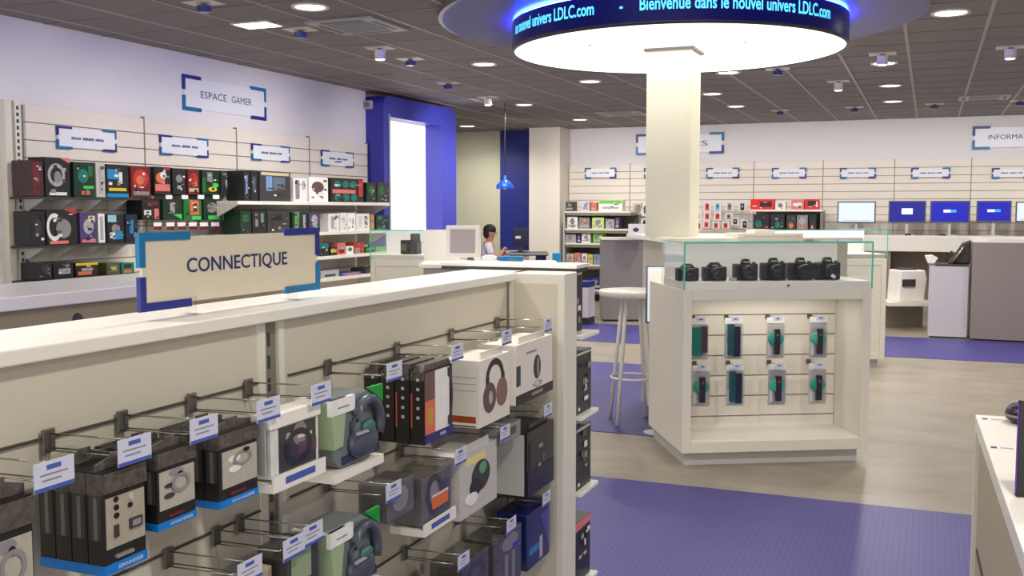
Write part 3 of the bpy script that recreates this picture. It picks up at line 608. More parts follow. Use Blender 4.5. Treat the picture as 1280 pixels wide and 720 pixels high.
# white headphone boxes
def photo_box(y0, y1, z0, z1, d, lab, body, specs, side=(), name='headphone_box', x=FX - .004, tab=True):
    w = y1 - y0; h = z1 - z0; t = thing(name, lab, 'box', (x, (y0 + y1) / 2, z0), R90)
    mb = MB(); mb.box(-w / 2, w / 2, 0, d, 0, h, body); deco(mb, w, h, specs)
    for (v, s_, m_) in side: mb.box(-w / 2 - .0006, -w / 2, .01, d - .01, (v - s_ / 2) * h, (v + s_ / 2) * h, m_)
    mb.build('carton', t, bevel=.0)
    if tab:
        mb = MB(); mb.box(-w * .35, w * .35, .01, .013, h, h + .02, body); mb.build('hang_tab', t)
    return t
BXW = M('white_carton', (226, 220, 210), .45, noise=.02)
photo_box(2.575, 2.80, .985, 1.176, .125, 'white box with a brown over ear headphone picture, beside the black spined packs', BXW,
          [('o', .5, .66, .6, .62, KPR, (0, PI)), ('r', .26, .58, .1, .26, KPR), ('r', .76, .58, .1, .26, KPR), ('c', .32, .40, .4, .46, BRN), ('c', .72, .42, .36, .44, C(130, 100, 90)), ('c', .34, .4, .12, .2, SIL)], side=((.12, .1, C(160, 70, 30)), (.02, .02, DGREY), (.55, .012, SIL), (.65, .012, SIL), (.75, .012, SIL)))
photo_box(2.85, 3.175, 1.0, 1.185, .13, 'white box with black base band and a narrow earpiece picture, beside the end panel', BXW,
          [('c', .56, .52, .2, .42, DGREY), ('c', .58, .52, .06, .36, GPR), ('r', .06, .48, .1, .34, C(40, 60, 78)), ('r', .4, .82, .26, .03, GPR), ('r', .5, .075, 1.0, .16, KPR), ('r', .55, .08, .3, .05, GPR), ('o', .56, .24, .24, .1, SIL)])
# middle row
clam(2.225, 2.40, .80, .93, .09, 'smoky clamshell with an orange sticker in the middle row', M('clam_smoke', (104, 100, 98), .25, noise=.4, nscale=30), [('r', .6, .4, .7, .7, C(60, 64, 100)), ('o', .42, .56, .56, .86, DGREY), ('c', .42, .56, .3, .5, GPR), ('r', .62, .36, .56, .26, M('orange_sticker', (236, 116, 30), .5)), ('r', .62, .51, .56, .04, WPR)])
photo_box(2.445, 2.70, .755, .93, .11, 'pale box with a black and green headset picture in the middle row', LGREY, [('r', .42, .86, .5, .12, C(225, 215, 130)), ('c', .55, .55, .5, .5, DGREY), ('c', .6, .66, .2, .2, C(90, 150, 110)), ('c', .4, .4, .3, .3, KPR), ('c', .3, .25, .3, .2, WPR)])
photo_box(2.945, 3.19, .685, .895, .13, 'black box with pale side panel in the middle row beside the end panel', M('black_carton', (30, 26, 36), .3), [('c', .5, .7, .16, .06, GPR), ('c', .6, .5, .12, .12, BRN), ('c', .45, .4, .1, .08, GPR), ('r', .5, .2, .98, .36, C(26, 22, 50)), ('r', .12, .6, .08, .5, DGREY)], side=((.5, .94, LGREY),))
clam(2.05, 2.19, .86, .955, .08, 'smoky empty clamshell behind the orange stickered pack', M('clam_smoke'), [('c', .5, .5, .6, .7, GPR)], tray=False)
for k in range(2):
    clam(2.72 - k * .001, 2.9, .90, .955, .06, 'low grey clamshell between the pale headset box and the tall black box', GPR, [('r', .5, .5, .6, .5, DGREY)], tray=False) if k == 0 else None
# low row
clam(2.68, 2.905, .45, .625, .1, 'black clamshell with clear dome and blue spot in the low row', MOT, [('c', .6, .8, .6, .3, GPR), ('r', .8, .68, .25, .1, C(30, 60, 190)), ('r', .45, .35, .12, .5, GPR), ('r', .7, .35, .1, .5, GPR)], tray=False)
clam(2.46, 2.65, .45, .63, .1, 'black clamshell with curved headset left of the domed one in the low row', MOT, [('o', .5, .6, .8, .6, DGREY, (0, PI)), ('r', .5, .3, .5, .3, GPR)], tray=False)
clam(2.2, 2.42, .42, .60, .1, 'black curved headset pack at the bottom edge in the low row', MOT, [('o', .5, .6, .8, .7, GPR, (0, PI)), ('r', .7, .45, .35, .4, LGREY)], tray=False, cap=LGREY)
t = clam(2.95, 3.17, .44, .63, .11, 'dark blue pack with light blue flash in the low row beside the end panel', C(12, 28, 96), [('r', .35, .3, .5, .12, CYAN), ('r', .6, .25, .12, .4, LGREY), ('w', .75, .5, .4, .7, C(60, 60, 160))], tray=False)
clam(1.50, 1.6, .74, .90, .03, 'clear blister with a small red dot hanging low, left of the slotted upright', GPR, [('c', .5, .7, .2, .1, RED), ('r', .5, .3, .6, .3, LGREY)], tray=False, x=FX - .05)
clam(1.625, 1.645, .74, .90, .06, 'thin beige blister edge beside the slotted upright', BEI, [('r', .5, .7, .5, .1, ORG)], tray=False, x=FX - .03)

# sign on top of the gondola
L0 = AZ(175, 392, 1.392); L1 = AZ(398, 366, 1.392)
sx0 = L0.y; xs_ = -1.40
pA = AX(172, 291, xs_); pB = AX(398, 282, xs_); pC = AX(174, 391, xs_)
w = pB.y - pA.y; h = pA.z - pC.z
t = sign('cream freestanding sign reading CONNECTIQUE on top of the gondola', w, h, (xs_, (pA.y + pB.y) / 2, pC.z), R90, text='CONNECTIQUE', th=.006, bt=.0165, panel=CREAM, arm=.235, armv=.44, th_txt=.235, tw=.58, ty=.53, cols=(STEAL, SNAVY, SNAVY, STEAL), toff=.01)
mb = MB()
for xx in (-.26 * w, .32 * w):
    mb = MB(); mb.box(xx - .006, xx + .006, -.008, .014, -(pC.z - ZT) + .0, .02, CLEAR); mb.box(xx - .012, xx + .012, -.014, .02, -(pC.z - ZT), -(pC.z - ZT) + .003, CLEAR); tag(mb.build('foot', t), 'clear acrylic foot')

# end unit behind the wing
t = thing('end_shelving', 'white end shelving unit with a dark trimmed top behind the end panel of the gondola', 'shelving unit')
mb = MB(); mb.box(-1.66, -1.13, 3.355, 3.50, 1.394, 1.408, WHITE); mb.build('top_board', t, bevel=.002)
mb = MB(); mb.box(-1.655, -1.135, 3.357, 3.495, 1.38, 1.394, DGREY); mb.build('trim', t)
mb = MB(); mb.box(-1.55, -1.3, 3.36, 3.56, 0, 1.38, PANEL); mb.build('body', t)
sz = [AY(746, 412, 3.56).z, AY(747, 509, 3.56).z, AY(747, 600, 3.56).z, AY(742, 712, 3.56).z]
for z in sz:
    mb = MB(); mb.box(-1.3, -1.11, 3.36, 3.56, z - .014, z, WHITE); mb.build('shelf_board', t, bevel=.002)
tops = [1.376, sz[0] - .06, sz[1] - .04, sz[2] - .09]
nmz = ['top', 'second', 'third', 'lowest']
for i, (z, tp) in enumerate(zip(sz, tops)):
    hh = min(tp - z, .225)
    for k, (ya_, yb_) in enumerate(((3.37, 3.54),)):
        xf = -1.135 if i else -1.17
        sp = [('r', .5, .96, .9, .04, LGREY), ('c', .2, .08, .12, .06, WPR), ('r', .6, .5, .3, .1, GPR)] if i != 3 else [('r', .5, .93, 1, .13, PNK), ('r', .5, .4, .5, .05, BEI)]
        carton('dark_box', 'dark box on the %s shelf of the end unit, beside the purple floor' % nmz[i], 'box', yb_ - ya_, hh, .12, KPR, sp, (xf, (ya_ + yb_) / 2, z + .0005), R90, 'dark boxes on the end unit')

# ---------------------------------------------------------------- display cases
AN = math.radians(28.5)
def display_case(label, loc, rz, w=1.21, d=.86, gd=.5, closed=False):
    t = thing('display_case', label, 'display case', loc, rz)
    h = 1.105
    mb = MB(); mb.box(.03, w - .05, .05, d - .04, 0, .085, LGREY); mb.build('plinth', t)
    mb = MB()
    mb.box(0, .055, 0, d, .085, h, WHITE2); mb.box(w - .055, w, 0, d, .085, h, WHITE2)
    mb.box(.055, w - .055, 0, d, .085, .155, WHITE2); mb.box(.055, w - .055, 0, d, h - .065, h, WHITE2)
    mb.box(.055, w - .055, d - .02, d, .155, h - .065, WHITE2)
    if closed: mb.box(.056, w - .056, .003, .02, .156, h - .066, WHITE2)
    mb.build('body', t, bevel=.003)
    mb = MB(); mb.box(.056, w - .056, .02, .40, .155, .163, WHITE); mb.build('bottom_shelf', t)
    mb = MB(); z = h - .066
    mb.box(.056, w - .056, .412, .42, .156, h - .066, GROOVE)
    while z > .17: mb.box(.057, w - .057, .40, .412, max(.163, z - .135 + .008), z, SLAT); z -= .135
    mb.build('slat_back', t)
    mb = MB(); mb.box(.01, w - .01, .01, gd + .02, h, h + .05, WHITE); mb.build('showcase_floor', t, bevel=.002)
    mb = MB(); mb.box(.012, w - .012, gd, gd + .014, h + .05, 1.39, M('bright_white_print')); mb.build('showcase_back', t)
    mb = MB(); mb.box(.008, w - .008, .004, .010, h + .0, 1.394, GLASS); mb.build('front_pane', t)
    for xx in (.002, w - .008): mb = MB(); mb.box(xx, xx + .006, .004, gd + .02, h + .0, 1.394, GLASS); mb.build('side_pane', t)
    mb = MB(); mb.box(0, w, 0, gd + .03, 1.394, 1.402, GLASS); mb.build('top_pane', t)
    mb = MB(); mb.box(-.001, w + .001, -.003, -.0005, 1.392, 1.403, GEDGE); mb.box(-.003, -.0005, 0, gd + .03, 1.394, 1.402, GEDGE)
    mb.box(-.003, .006, -.003, .003, h, 1.392, GEDGE); mb.box(w - .006, w + .003, -.003, .003, h, 1.392, GEDGE); mb.box(-.003, -.001, gd + .02, gd + .026, h, 1.392, GEDGE); tag(mb.build('glass_edges', t), 'green polished glass edges')
    mb = MB(); mb.cyl((w * .55, -.004, h + .025), .008, .006, STEEL, 'y'); mb.build('lock', t)
    mb = MB(); mb.box(.2, w - .2, .14, .2, h - .0685, h - .0655, LIGHTW); tag(mb.build('light_strip', t), 'glowing light strip under the case top')
    return t
P0 = AZ(852, 584, 0.0)
case = display_case('white display case with a glass top of cameras, standing before the column', (P0.x, P0.y, .0), AN)
def case_pt(x, y, z):
    c, s = math.cos(AN), math.sin(AN); return (P0.x + c * x - s * y, P0.y + s * x + c * y, z)
# cameras
def camera_model(label, u, kind, s=1.0):
    loc = case_pt(u, .11, 1.1555); t = thing('camera', label, 'camera', loc, AN, 'cameras in the glass case')
    w = .13 * s; h = .085 * s if kind else .072 * s; K = BLACK
    mb = MB(); mb.box(-w / 2, w / 2, .02, .06, 0, h, K); mb.box(-w / 2, -w / 2 + .03 * s, -.0, .05, 0, h * .95, K)
    if kind == 0: mb.prism([(-w * .34, h), (-w * .16, h * 1.32), (w * .16, h * 1.32), (w * .34, h)], .022, .058, K)
    else: mb.prism([(-w * .2, h), (-w * .12, h * 1.3), (w * .12, h * 1.3), (w * .2, h)], .018, .058, K); mb.cyl((w * .36, .04, h), .012, .01, DGREY)
    mb.build('body', t, bevel=.006 * s, seg=3)
    mb = MB(); r = .033 * s; mb.cyl((.008, -.035 * s, h * .52), r, .06 * s, DGREY, 'y'); mb.cyl((.008, -.038 * s, h * .52), r * .92, .006, BLACK, 'y'); mb.lathe([(r * 1.0, 0), (r * 1.08, .004), (r * 1.08, .012), (r, .016)], BLACK, (.008, -.02 * s, h * .52), 20, 'y'); ln_ = mb.build('lens', t)
    mb = MB(); mb.ell((.008, -.036 * s, h * .52), (r * .7, .006, r * .7), M('lens_glass', (30, 30, 48), .05)); mb.build('lens_glass', ln_)
    mb = MB(); mb.box(-.018, .018, .016, .018, h * 1.06, h * 1.14, LGREY); mb.build('nameplate', t)
    return t
cam_lab = ['leftmost low camera behind the green glass edge', 'second camera from the left, low with a wide hump', 'third camera from the left, boxy', 'fourth camera from the left, with a raised left shoulder', 'fifth camera from the left, with a raised left shoulder', 'rightmost camera, with a white tag']
# u from photo columns
def case_u(px):
    lo, hi = -.2, 1.5
    for _ in range(40):
        mid = (lo + hi) / 2; p = case_pt(mid, .09, 1.16)
        r = p[0] * math.cos(YAW) + p[1] * math.sin(YAW); f = -p[0] * math.sin(YAW) + p[1] * math.cos(YAW); zc = f * math.cos(PIT) - (p[2] - H) * math.sin(PIT)
        if 640 + F * r / zc < px: lo = mid
        else: hi = mid
    return lo
for k, px in enumerate([862, 896, 935, 970, 1004, 1038]):
    t = camera_model('black ' + cam_lab[k] + ' in the glass case', case_u(px), 0 if k < 2 else 1, [1.12, 1.2, 1.22, 1.28, 1.28, 1.3][k])
    if k == 5:
        mb = MB(); mb.box(-.035, -.005, -.075, -.074, .01, .03, WPR); o = mb.build('swing_tag', t); o.rotation_euler = (0, .6, 0)
mb = MB(); mb.box(-.02, .02, 0, .03, 0, .018, SIL); tag(mb.build('small_stand', None, case_pt(case_u(917), .09, 1.1555), AN), 'tiny grey stand between the second and third cameras in the glass case', 'stand')
# green gadget blisters hanging inside the case
def hang_blister(label, px, ytop, row, var):
    u = case_u(px); z1 = {0: 0.905, 1: .60}[row]; h = .27; w = .115
    loc = case_pt(u, .24, z1 - h); t = thing('gadget_blister', label, 'blister pack', loc, AN, 'green blister packs in the display case')
    mb = MB(); mb.box(-w / 2, w / 2, 0.006, .010, 0, h, [LGREY, C(176, 186, 184), LGREY, SIL][var % 4]); mb.box(-w / 2, w / 2, .004, .006, h * .86, h, WPR)
    mb.box(-w / 2 + .01, -w / 2 + .03, .004, .006, .02, h * .4, WPR); mb.build('backing_card', t)
    mb = MB(); G = [C(0, 120, 98), C(14, 78, 84), C(40, 150, 135), C(60, 170, 150)][var % 4]
    if var == 0: mb.box(-.05, .02, -.02, .005, .03, h * .8, G); mb.box(.005, .05, -.022, .005, .05, h * .82, M('dark_brown_case', (66, 48, 50), .4))
    elif var == 1: mb.box(-.04, .0, -.02, .005, .03, h * .86, G); mb.box(-.0, .04, -.022, .005, .02, h * .8, C(20, 26, 48))
    else: mb.ell((0, -.004, h * .48), (.056, .01, h * .17), G); mb.box(-.012, .024, -.022, .002, .03, h * .72, KPR); mb.cyl((.006, -.024, h * .58), .008, .004, RED, 'y', 12)
    mb.build('gadget', t, bevel=.004)
    mb = MB(); mb.box(-w / 2, w / 2, -.026, -.004, .01, h * .84, CLEAR); mb.build('bubble', t, bevel=.006)
    mb = MB(); mb.tube([(0, .155, h * .985), (0, -.03, h * .985)], .002, CHROME, 6); mb.box(-.03, .03, -.0325, -.031, h * .93, h * 1.03, TAG); mb.box(-.012, .012, -.033, -.0325, h * .97, h * 1.0, TAGB); mb.box(-.014, .014, .15, .158, h * .9, h * 1.02, STEEL); mb.build('hook', t)
for row in (0, 1):
    for k, px in enumerate([884, 928, 982, 1037]):
        hang_blister('green and black blister pack in the %s row of the white case, %s' % (['upper', 'lower'][row], ['leftmost', 'second from left', 'third from left', 'rightmost'][k]), px + [0, 3][row] * (1 if k < 3 else 0), 0, row, [[0, 1, 2, 3], [2, 1, 3, 2]][row][k])
mb = MB()
for (u, y_, z) in ((.605, .2, 1.03),):
    pass
la = bpy.data.lights.new('case_light', 'AREA'); la.shape = 'RECTANGLE'; la.size = .8; la.size_y = .06; la.energy = .9; la.color = (1, .95, .86)
lo_ = bpy.data.objects.new('case_light', la); COL.objects.link(lo_); lo_.location = case_pt(.605, .17, 1.03); lo_.rotation_euler = (0, 0, AN)

# second case beyond the island (right) and third case behind the reception
p2 = AZ(1105, 460, 0); c, s = math.cos(AN), math.sin(AN)
display_case('white display case with glass top standing behind and right of the camera case', (p2.x - 1.21 * c, p2.y - 1.21 * s + .03, 0), AN, closed=True)
p3 = AD(527, 330, 9.7)
a3 = math.radians(12)
display_case('white glass topped display case beyond the gondola, left of the small screen', (p3.x - .62, p3.y + .1, 0), a3, w=1.0, d=.6, gd=.5, closed=True)
def p3pt(x, y, z): return (p3.x - .62 + x * math.cos(a3) - y * math.sin(a3), p3.y + .1 + x * math.sin(a3) + y * math.cos(a3), z)
t = thing('camcorder', 'black camcorder with a round top in the glass case left of the small screen', 'camera', p3pt(.34, .2, 1.156), 0)
mb = MB(); mb.box(-.1, -.005, 0, .1, 0, .14, KPR); mb.box(.0, .09, 0, .1, 0, .13, DGREY); mb.build('body', t, bevel=.01)
mb = MB(); mb.cyl((.045, .05, .13), .05, .075, BLACK); mb.build('head', t)
mb = MB(); mb.box(-.09, -.03, -.003, 0, .03, .1, C(96, 92, 60)); mb.build('screen', t)

# ---------------------------------------------------------------- island, column, table
L = AZ(783, 292, 1.40); IL = 1.45
t = thing('island_counter', 'cream island counter wrapped around the white column', 'counter', (L.x, L.y, 0), AN)
mb = MB(); mb.box(0, IL, -1.32, 0, 1.365, 1.40, WHITE); mb.build('top_board', t, bevel=.004)
mb = MB(); mb.box(.12, IL - .1, -1.28, -.1, 0, 1.365, PANEL); mb.build('body', t)
cx, cy = -1.79, 7.56
mb = MB(); mb.box(cx - .165, cx + .165, cy - .165, cy + .165, 1.401, 2.76, M('column_paint', (224, 221, 202), .6, noise=.01)); tt = struct('column', mb, 'white square column rising from the island counter to the round light')
mb = MB(); mb.box(cx - .185, cx + .185, cy - .185, cy + .185, 2.76, 2.779, GREY); o = mb.build('trim_3'); o['kind'] = 'structure'
# flat white cartons on the island
p = AZ(945, 298, 1.40); mb = MB(); mb.box(-.24, .24, -.15, .15, 0, .03, WHITE); mb.box(-.1, .05, -.1, .1, .03, .055, WHITE); mb.box(-.2, .22, -.152, -.15, .008, .012, LGREY)
tag(mb.build('flat_box', None, (p.x, p.y + .35, 1.4005), AN, bevel=.004), 'flat white box lying on the island counter behind the camera case', 'box')
# framed poster at the left of the case
q = AD(822, 402, 7.16); q1 = AD(822, 334, 7.16)
t = thing('framed_poster', 'white poster panel with blue and teal edge beside the display case', 'poster', (q.x, q.y, q.z), YAW)
hh = q1.z - q.z; mb = MB(); mb.box(-.075, .08, 0, .01, 0, hh, M('poster_glow', (250, 244, 232), .4, emit=.4)); mb.build('panel', t)  # white panel given a glow of its own to read brighter
mb = MB(); mb.box(-.085, -.073, -.003, .012, .0, hh * .5, STEAL); mb.box(-.085, -.073, -.003, .012, hh * .5, hh + .01, LBL); mb.box(-.085, .08, -.003, .012, hh, hh + .012, LBL); mb.box(-.085, -.02, -.003, .012, -.012, 0, STEAL); mb.build('edge', t)
mb = MB(); mb.cyl((.0, .02, -q.z), .012, q.z + .1, LGREY); mb.cyl((0, .02, -q.z), .09, .012, LGREY); mb.build('stand', t)
# bar table
q = Vector((-2.04, 7.38, 0))
t = thing('bar_table', 'round white bar table with splayed legs left of the display case', 'table', (q.x, q.y, 0), YAW)
mb = MB(); mb.lathe([(0, 1.0), (.25, 1.0), (.258, .99), (.25, .955), (.18, .945), (0, .945)], WHITE, n=40); mb.build('table_top', t)
for k in range(4):
    a = PI / 4 * 5 + k * PI / 2 + .1; mb = MB(); mb.tube([(.09 * math.cos(a), .09 * math.sin(a), .95), (.13 * math.cos(a), .13 * math.sin(a), .6), (.20 * math.cos(a), .20 * math.sin(a), .0)], .015, WHITE, 10); mb.build('leg', t)
mb = MB(); mb.tube([(.16 * math.cos(2 * PI * k / 24), .16 * math.sin(2 * PI * k / 24), .34) for k in range(25)], .009, WHITE, 8); mb.build('foot_ring', t)

# ---------------------------------------------------------------- ceiling disc and LED drum
dc = (-1.80, 7.62)
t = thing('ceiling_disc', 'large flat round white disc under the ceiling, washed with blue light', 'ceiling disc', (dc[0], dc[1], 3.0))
mb = MB(); mb.lathe([(0, 0), (1.74, 0), (1.77, .004)], M('disc_blue_wash', (84, 82, 128), .35), n=96, smooth=False); mb.lathe([(1.77, .004), (1.77, .049)], M('disc_rim', (120, 108, 88), .6), n=96); mb.build('disc', t)  # white disc; part of its blue light is put into the paint colour
t = thing('round_ceiling_light', 'big round luminous ceiling light with a blue LED text band around it', 'ceiling light', (cx + .0, cy + .06, 2.78))
RD = 1.232
mb = MB(); mb.lathe([(0, 0), (RD - .02, 0)], DISC, n=96, smooth=False); tag(mb.build('diffuser', t), 'glowing white diffuser')
mb = MB(); mb.lathe([(RD - .02, 0), (RD - .018, -.008), (RD, -.008), (RD, .012)], M('drum_rim', (70, 66, 80), .4), n=96); mb.build('rim', t)
mb = MB(); mb.lathe([(RD, .012), (RD, .2)], LEDBG, n=96); mb.build('led_band', t)
mb = MB(); mb.lathe([(RD - .01, .2), (RD - .03, .218)], LEDBLUE, n=96); tag(mb.build('blue_light_strip', t), 'glowing blue light strip above the text band')
th0 = math.atan2(-cy, -cx); R2 = RD + .003
def tw_(x): v_, _ = text_geo(x, .135, .0, .58, .002, 'LEFT'); return max(q_[0] for q_ in v_)
for txt, xo in (('un nouvel univers LDLC.com', -.55 - tw_('un nouvel univers LDLC.com')), ('-', -.37), ('Bienvenue dans le nouvel univers LDLC.com', -.24)):
    done = ''
    for wd_ in txt.split(' '):
        x0_ = (tw_(done + wd_) - tw_(wd_)) if done else 0
        vs, fs = text_geo(wd_, .135, .0, .58, .002, 'LEFT')
        mb = MB(); mb.add([(R2 * math.cos(th0 + (v[0] + xo + x0_) / RD), R2 * math.sin(th0 + (v[0] + xo + x0_) / RD), .083 + v[1] * .85) for v in vs], fs, LEDTXT)
        tag(mb.build('led_text', t), 'cyan LED lettering'); done += wd_ + ' '
for (ax_, ay_) in ((.55, -.25), (-.5, -.55), (-.7, .3), (.3, .75)):
    mb = MB(); mb.cyl((ax_, ay_, -.004), .012, .004, GREY); mb.build('fixing', t)

# ---------------------------------------------------------------- ceiling fittings
def area(loc, e, size=.18, color=(1, .96, .88)):
    l = bpy.data.lights.new('downlight', 'AREA'); l.shape = 'DISK'; l.size = size; l.energy = e; l.color = color; l.spread = math.radians(150)
    o = bpy.data.objects.new('downlight_beam', l); COL.objects.link(o); o.location = loc
DL = [(-4.144, 6.309, .105), (-4.15, 9.4, .1), (-3.59, 11.1, .1), (-5.224, 13.2, .1), (-5.245, 15.7, .1), (-7.47, 16.19, .12), (.104, 8.28, .11), (-.456, 10.85, .1), (-.461, 12.81, .1), (-.493, 14.67, .1), (-2.01, 10.94, .1), (-2.56, 12.87, .1), (-2.55, 14.53, .1), (2.2, 5.2, .1), (2.2, 8.3, .1), (2.2, 12, .1), (.6, 4.2, .1), (.4, 1.2, .1), (-2.4, 1.2, .1), (-3.8, 3.2, .1), (2.2, 1.2, .1), (-1.6,3.2,.1), (2.2,15.2,.1)]
dn = ['near the big round light, left of it', 'above the blue portal, beyond the cassette vent', 'behind the big round light, left of the column', 'nearer of the two left of the far ceiling vent', 'farthest left one above the back wall', 'over the greenish alcove', 'nearest one right of the round light', 'first of the three in line right of the round light', 'middle of the three in line right of the round light', 'farthest of the three in line right of the round light', 'touching the edge of the round light right of the column', 'middle one right of the column', 'farthest one right of the column']
for i, (x, y, r) in enumerate(DL):
    lab = 'round recessed ceiling downlight ' + (dn[i] if i < len(dn) else 'outside the view')
    if i >= len(dn): area((x, y, ZC - .03), 30); continue
    t = thing('downlight', lab, 'ceiling light', (x, y, ZC), 0, 'round ceiling downlights')
    mb = MB(); mb.lathe([(r, -.006), (r + .025, -.014), (r + .03, -.001)], WHITE, n=28); mb.build('trim_ring', t)
    mb = MB(); mb.lathe([(0, -.0075), (r, -.0075)], LIGHTW, n=28, smooth=False); mb.build('lamp', t)
    area((x, y, ZC - .03), 26)
# long light and cassette
q = AZ(322, 30, ZC); t = thing('rectangular_ceiling_light', 'small rectangular ceiling light near the left of the ceiling', 'ceiling light', (q.x, q.y, ZC))
mb = MB(); mb.box(-.17, .17, -.12, .12, -.012, -.0005, WHITE2); fr_ = mb.build('frame', t); mb = MB(); mb.box(-.15, .15, -.1, .1, -.014, -.012, LIGHTW); mb.build('diffuser', fr_)
for (q, s, lab) in ((AZ(447, 31, ZC), .3, 'square ceiling air cassette with dark slots, near the left of the ceiling'), (AZ(777, 141, ZC), .34, 'square ceiling air cassette far back left of the column'), (AZ(1230, 121, ZC), .3, 'ceiling air cassette at the far right of the ceiling')):
    t = thing('air_cassette', lab, 'ceiling vent', (q.x, q.y, ZC)); mb = MB(); mb.box(-s, s, -s, s, -.02, -.0005, M('cassette_grey', (176, 172, 176), .5)); mb.build('frame', t, bevel=.004)
    mb = MB()
    for k in range(4):
        a = k * PI / 2; m_ = Matrix.Rotation(a, 3, 'Z'); vs_ = [m_ @ Vector(v) for v in ((-s * .62, s * .72, -.0215), (s * .62, s * .72, -.0215), (s * .62, s * .88, -.0215), (-s * .62, s * .88, -.0215))]
        mb.add(vs_, [(3, 2, 1, 0)], KPR)
    mb.build('slot', t)
    mb = MB(); mb.box(-s * .6, s * .6, -s * .6, s * .6, -.024, -.02, GREY); mb.build('grille', t)
def spot(px, py, lab, lit=False, dark=True, lamp=BLUE):
    q = AZ(px, py, ZC - .06); t = thing('spotlight', lab, 'spotlight', (q.x, q.y, ZC), 0, 'adjustable ceiling spotlights')
    mb = MB(); mb.box(-.12, .12, -.085, .085, -.008, -.0005, WHITE2); mb.build('plate', t)
    mb = MB(); hz_ = .04 if not lit else 0; mb.cyl((0, 0, -.03), .02, .022, GREY); mb.cyl((0, 0, -.105 + hz_), .05, .08 - hz_, C(70, 78, 130) if not lit else WHITE, n=20); mb.build('head', t)
    mb = MB(); mb.cyl((0, 0, -.11 + hz_), .038, .004, LIGHTW if lit else M('lamp_off', (96, 110, 190), .2)); 
    if lit: mb.lathe([(.046, -.1), (.05, -.085), (.046, -.07)], LIGHTW, n=20)
    mb.build('lamp', t)
    if lit: area((q.x, q.y, ZC - .12), 14, .08)
for a_ in [(255, 14, 'unlit square spotlight nearest the camera on the left of the ceiling', 0), (376, 46, 'unlit spotlight right of the rectangular ceiling light', 0), (513, 81, 'unlit spotlight right of the bright hanging spotlight', 0), (560, 110, 'small unlit spotlight above the blue portal', 0), (610, 127, 'small lit spotlight right of the blue portal top', 1),
           (475, 68, 'bright lit spotlight in the middle left of the ceiling', 1), (1103, 75, 'lit spotlight just in front of the first downlight right of the round light', 1), (1263, 67, 'lit spotlight near the right edge of the ceiling', 1), (1048, 108, 'lit spotlight right of and behind the round light', 1), (972, 93, 'blue tinted spotlight just under the rim of the round light', 0),
           (975, 143, 'small dark spotlight far back, leftmost of four', 0), (1068, 139, 'small dark spotlight far back, second of four', 0), (1168, 135, 'small dark spotlight far back, third of four', 0), (1275, 131, 'small dark spotlight far back at the right edge', 0)]:
    spot(a_[0], a_[1], a_[2], bool(a_[3]))

# pendant
q = AD(631, 236, 14); t = thing('pendant_lamp', 'small blue pendant lamp hanging before the dark blue wall panel', 'lamp', (q.x, q.y, q.z))
mb = MB(); mb.lathe([(.12, 0), (.115, .05), (.05, .11), (.02, .14), (.02, .18), (0, .18)], M('pendant_blue', (20, 80, 190), .3), n=28); mb.build('lamp_shade', t)
mb = MB(); mb.tube([(0, 0, .18), (0, 0, ZC - q.z)], .006, DGREY, 6); mb.build('cord', t)
mb = MB(); mb.ell((0, 0, .04), (.04, .04, .05), WHITE); mb.build('bulb', t)

# ---------------------------------------------------------------- reception desk, screen, person
q = AD(612, 326, 9.3)
t = thing('reception_desk', 'white reception desk top seen beyond the gondola', 'desk', (q.x, q.y, 0), YAW)
mb = MB(); mb.box(-.62, .62, -.35, .35, 1.085, 1.12, WHITE); mb.build('desk_top', t, bevel=.004); mb = MB(); mb.box(-.58, .58, -.3, .3, 0, 1.085, LGREY); mb.build('body', t)
def dk(px, d=9.3): p = AD(px, 326, d); return p
p = dk(578, 9.15); t = thing('flat_screen', 'white framed screen with a grey display tilted back on the reception desk', 'monitor', (p.x, p.y, 1.1205), YAW - .12)
mb = MB(); m_ = Matrix.Rotation(-.12, 3, 'X')
def tilt(o): o.rotation_euler = (-.12, 0, 0); o.location = (0, 0, .05)
mb.box(-.155, .155, 0, .045, 0, .29, WHITE); o = mb.build('housing', t, bevel=.008); tilt(o)
mb = MB(); mb.box(-.115, .115, -.002, 0, .04, .255, SCRG); o = mb.build('screen', t); tilt(o)
mb = MB(); mb.cyl((0, .03, 0), .08, .015, WHITE); mb.cyl((0, .03, .01), .02, .06, WHITE); mb.build('stand', t)
p = dk(588, 9.0); mb = MB(); mb.box(-.035, .035, 0, .05, 0, .045, GREY); mb.box(-.025, .025, .0, .03, .045, .055, DGREY); tag(mb.build('card_reader', None, (p.x, p.y, 1.1205), YAW, bevel=.004), 'small grey card reader on the reception desk before the screen', 'card reader')
p = dk(640, 9.1); mb = MB(); mb.box(-.12, .1, 0, .15, 0, .06, C(10, 120, 185)); mb.box(-.03, .05, -.001, 0, .0, .045, C(70, 130, 150)); tag(mb.build('blue_box', None, (p.x, p.y, 1.1205), YAW), 'flat bright blue box on the right of the reception desk', 'box')
p = dk(612, 9.2); mb = MB(); mb.box(-.07, .06, 0, .2, 0, .05, M('paper_white', (245, 245, 242), .6)); mb.box(-.05, .04, .01, .17, .05, .062, M('paper_white')); tag(mb.build('paper_stack', None, (p.x, p.y, 1.1205), YAW), 'stack of white papers on the reception desk beside the blue box', 'papers')
# tall white partition behind the screen
p = AD(565, 290, 9.62); mb = MB(); mb.box(-.27, .27, 0, .03, 0, 1.40, WHITE); mb.box(-.275, .275, .0, .035, 1.4, 1.41, WHITE); tag(mb.build('white_partition', None, (p.x, p.y, 0), YAW), 'white partition behind the small screen, left of the seated person', 'partition')
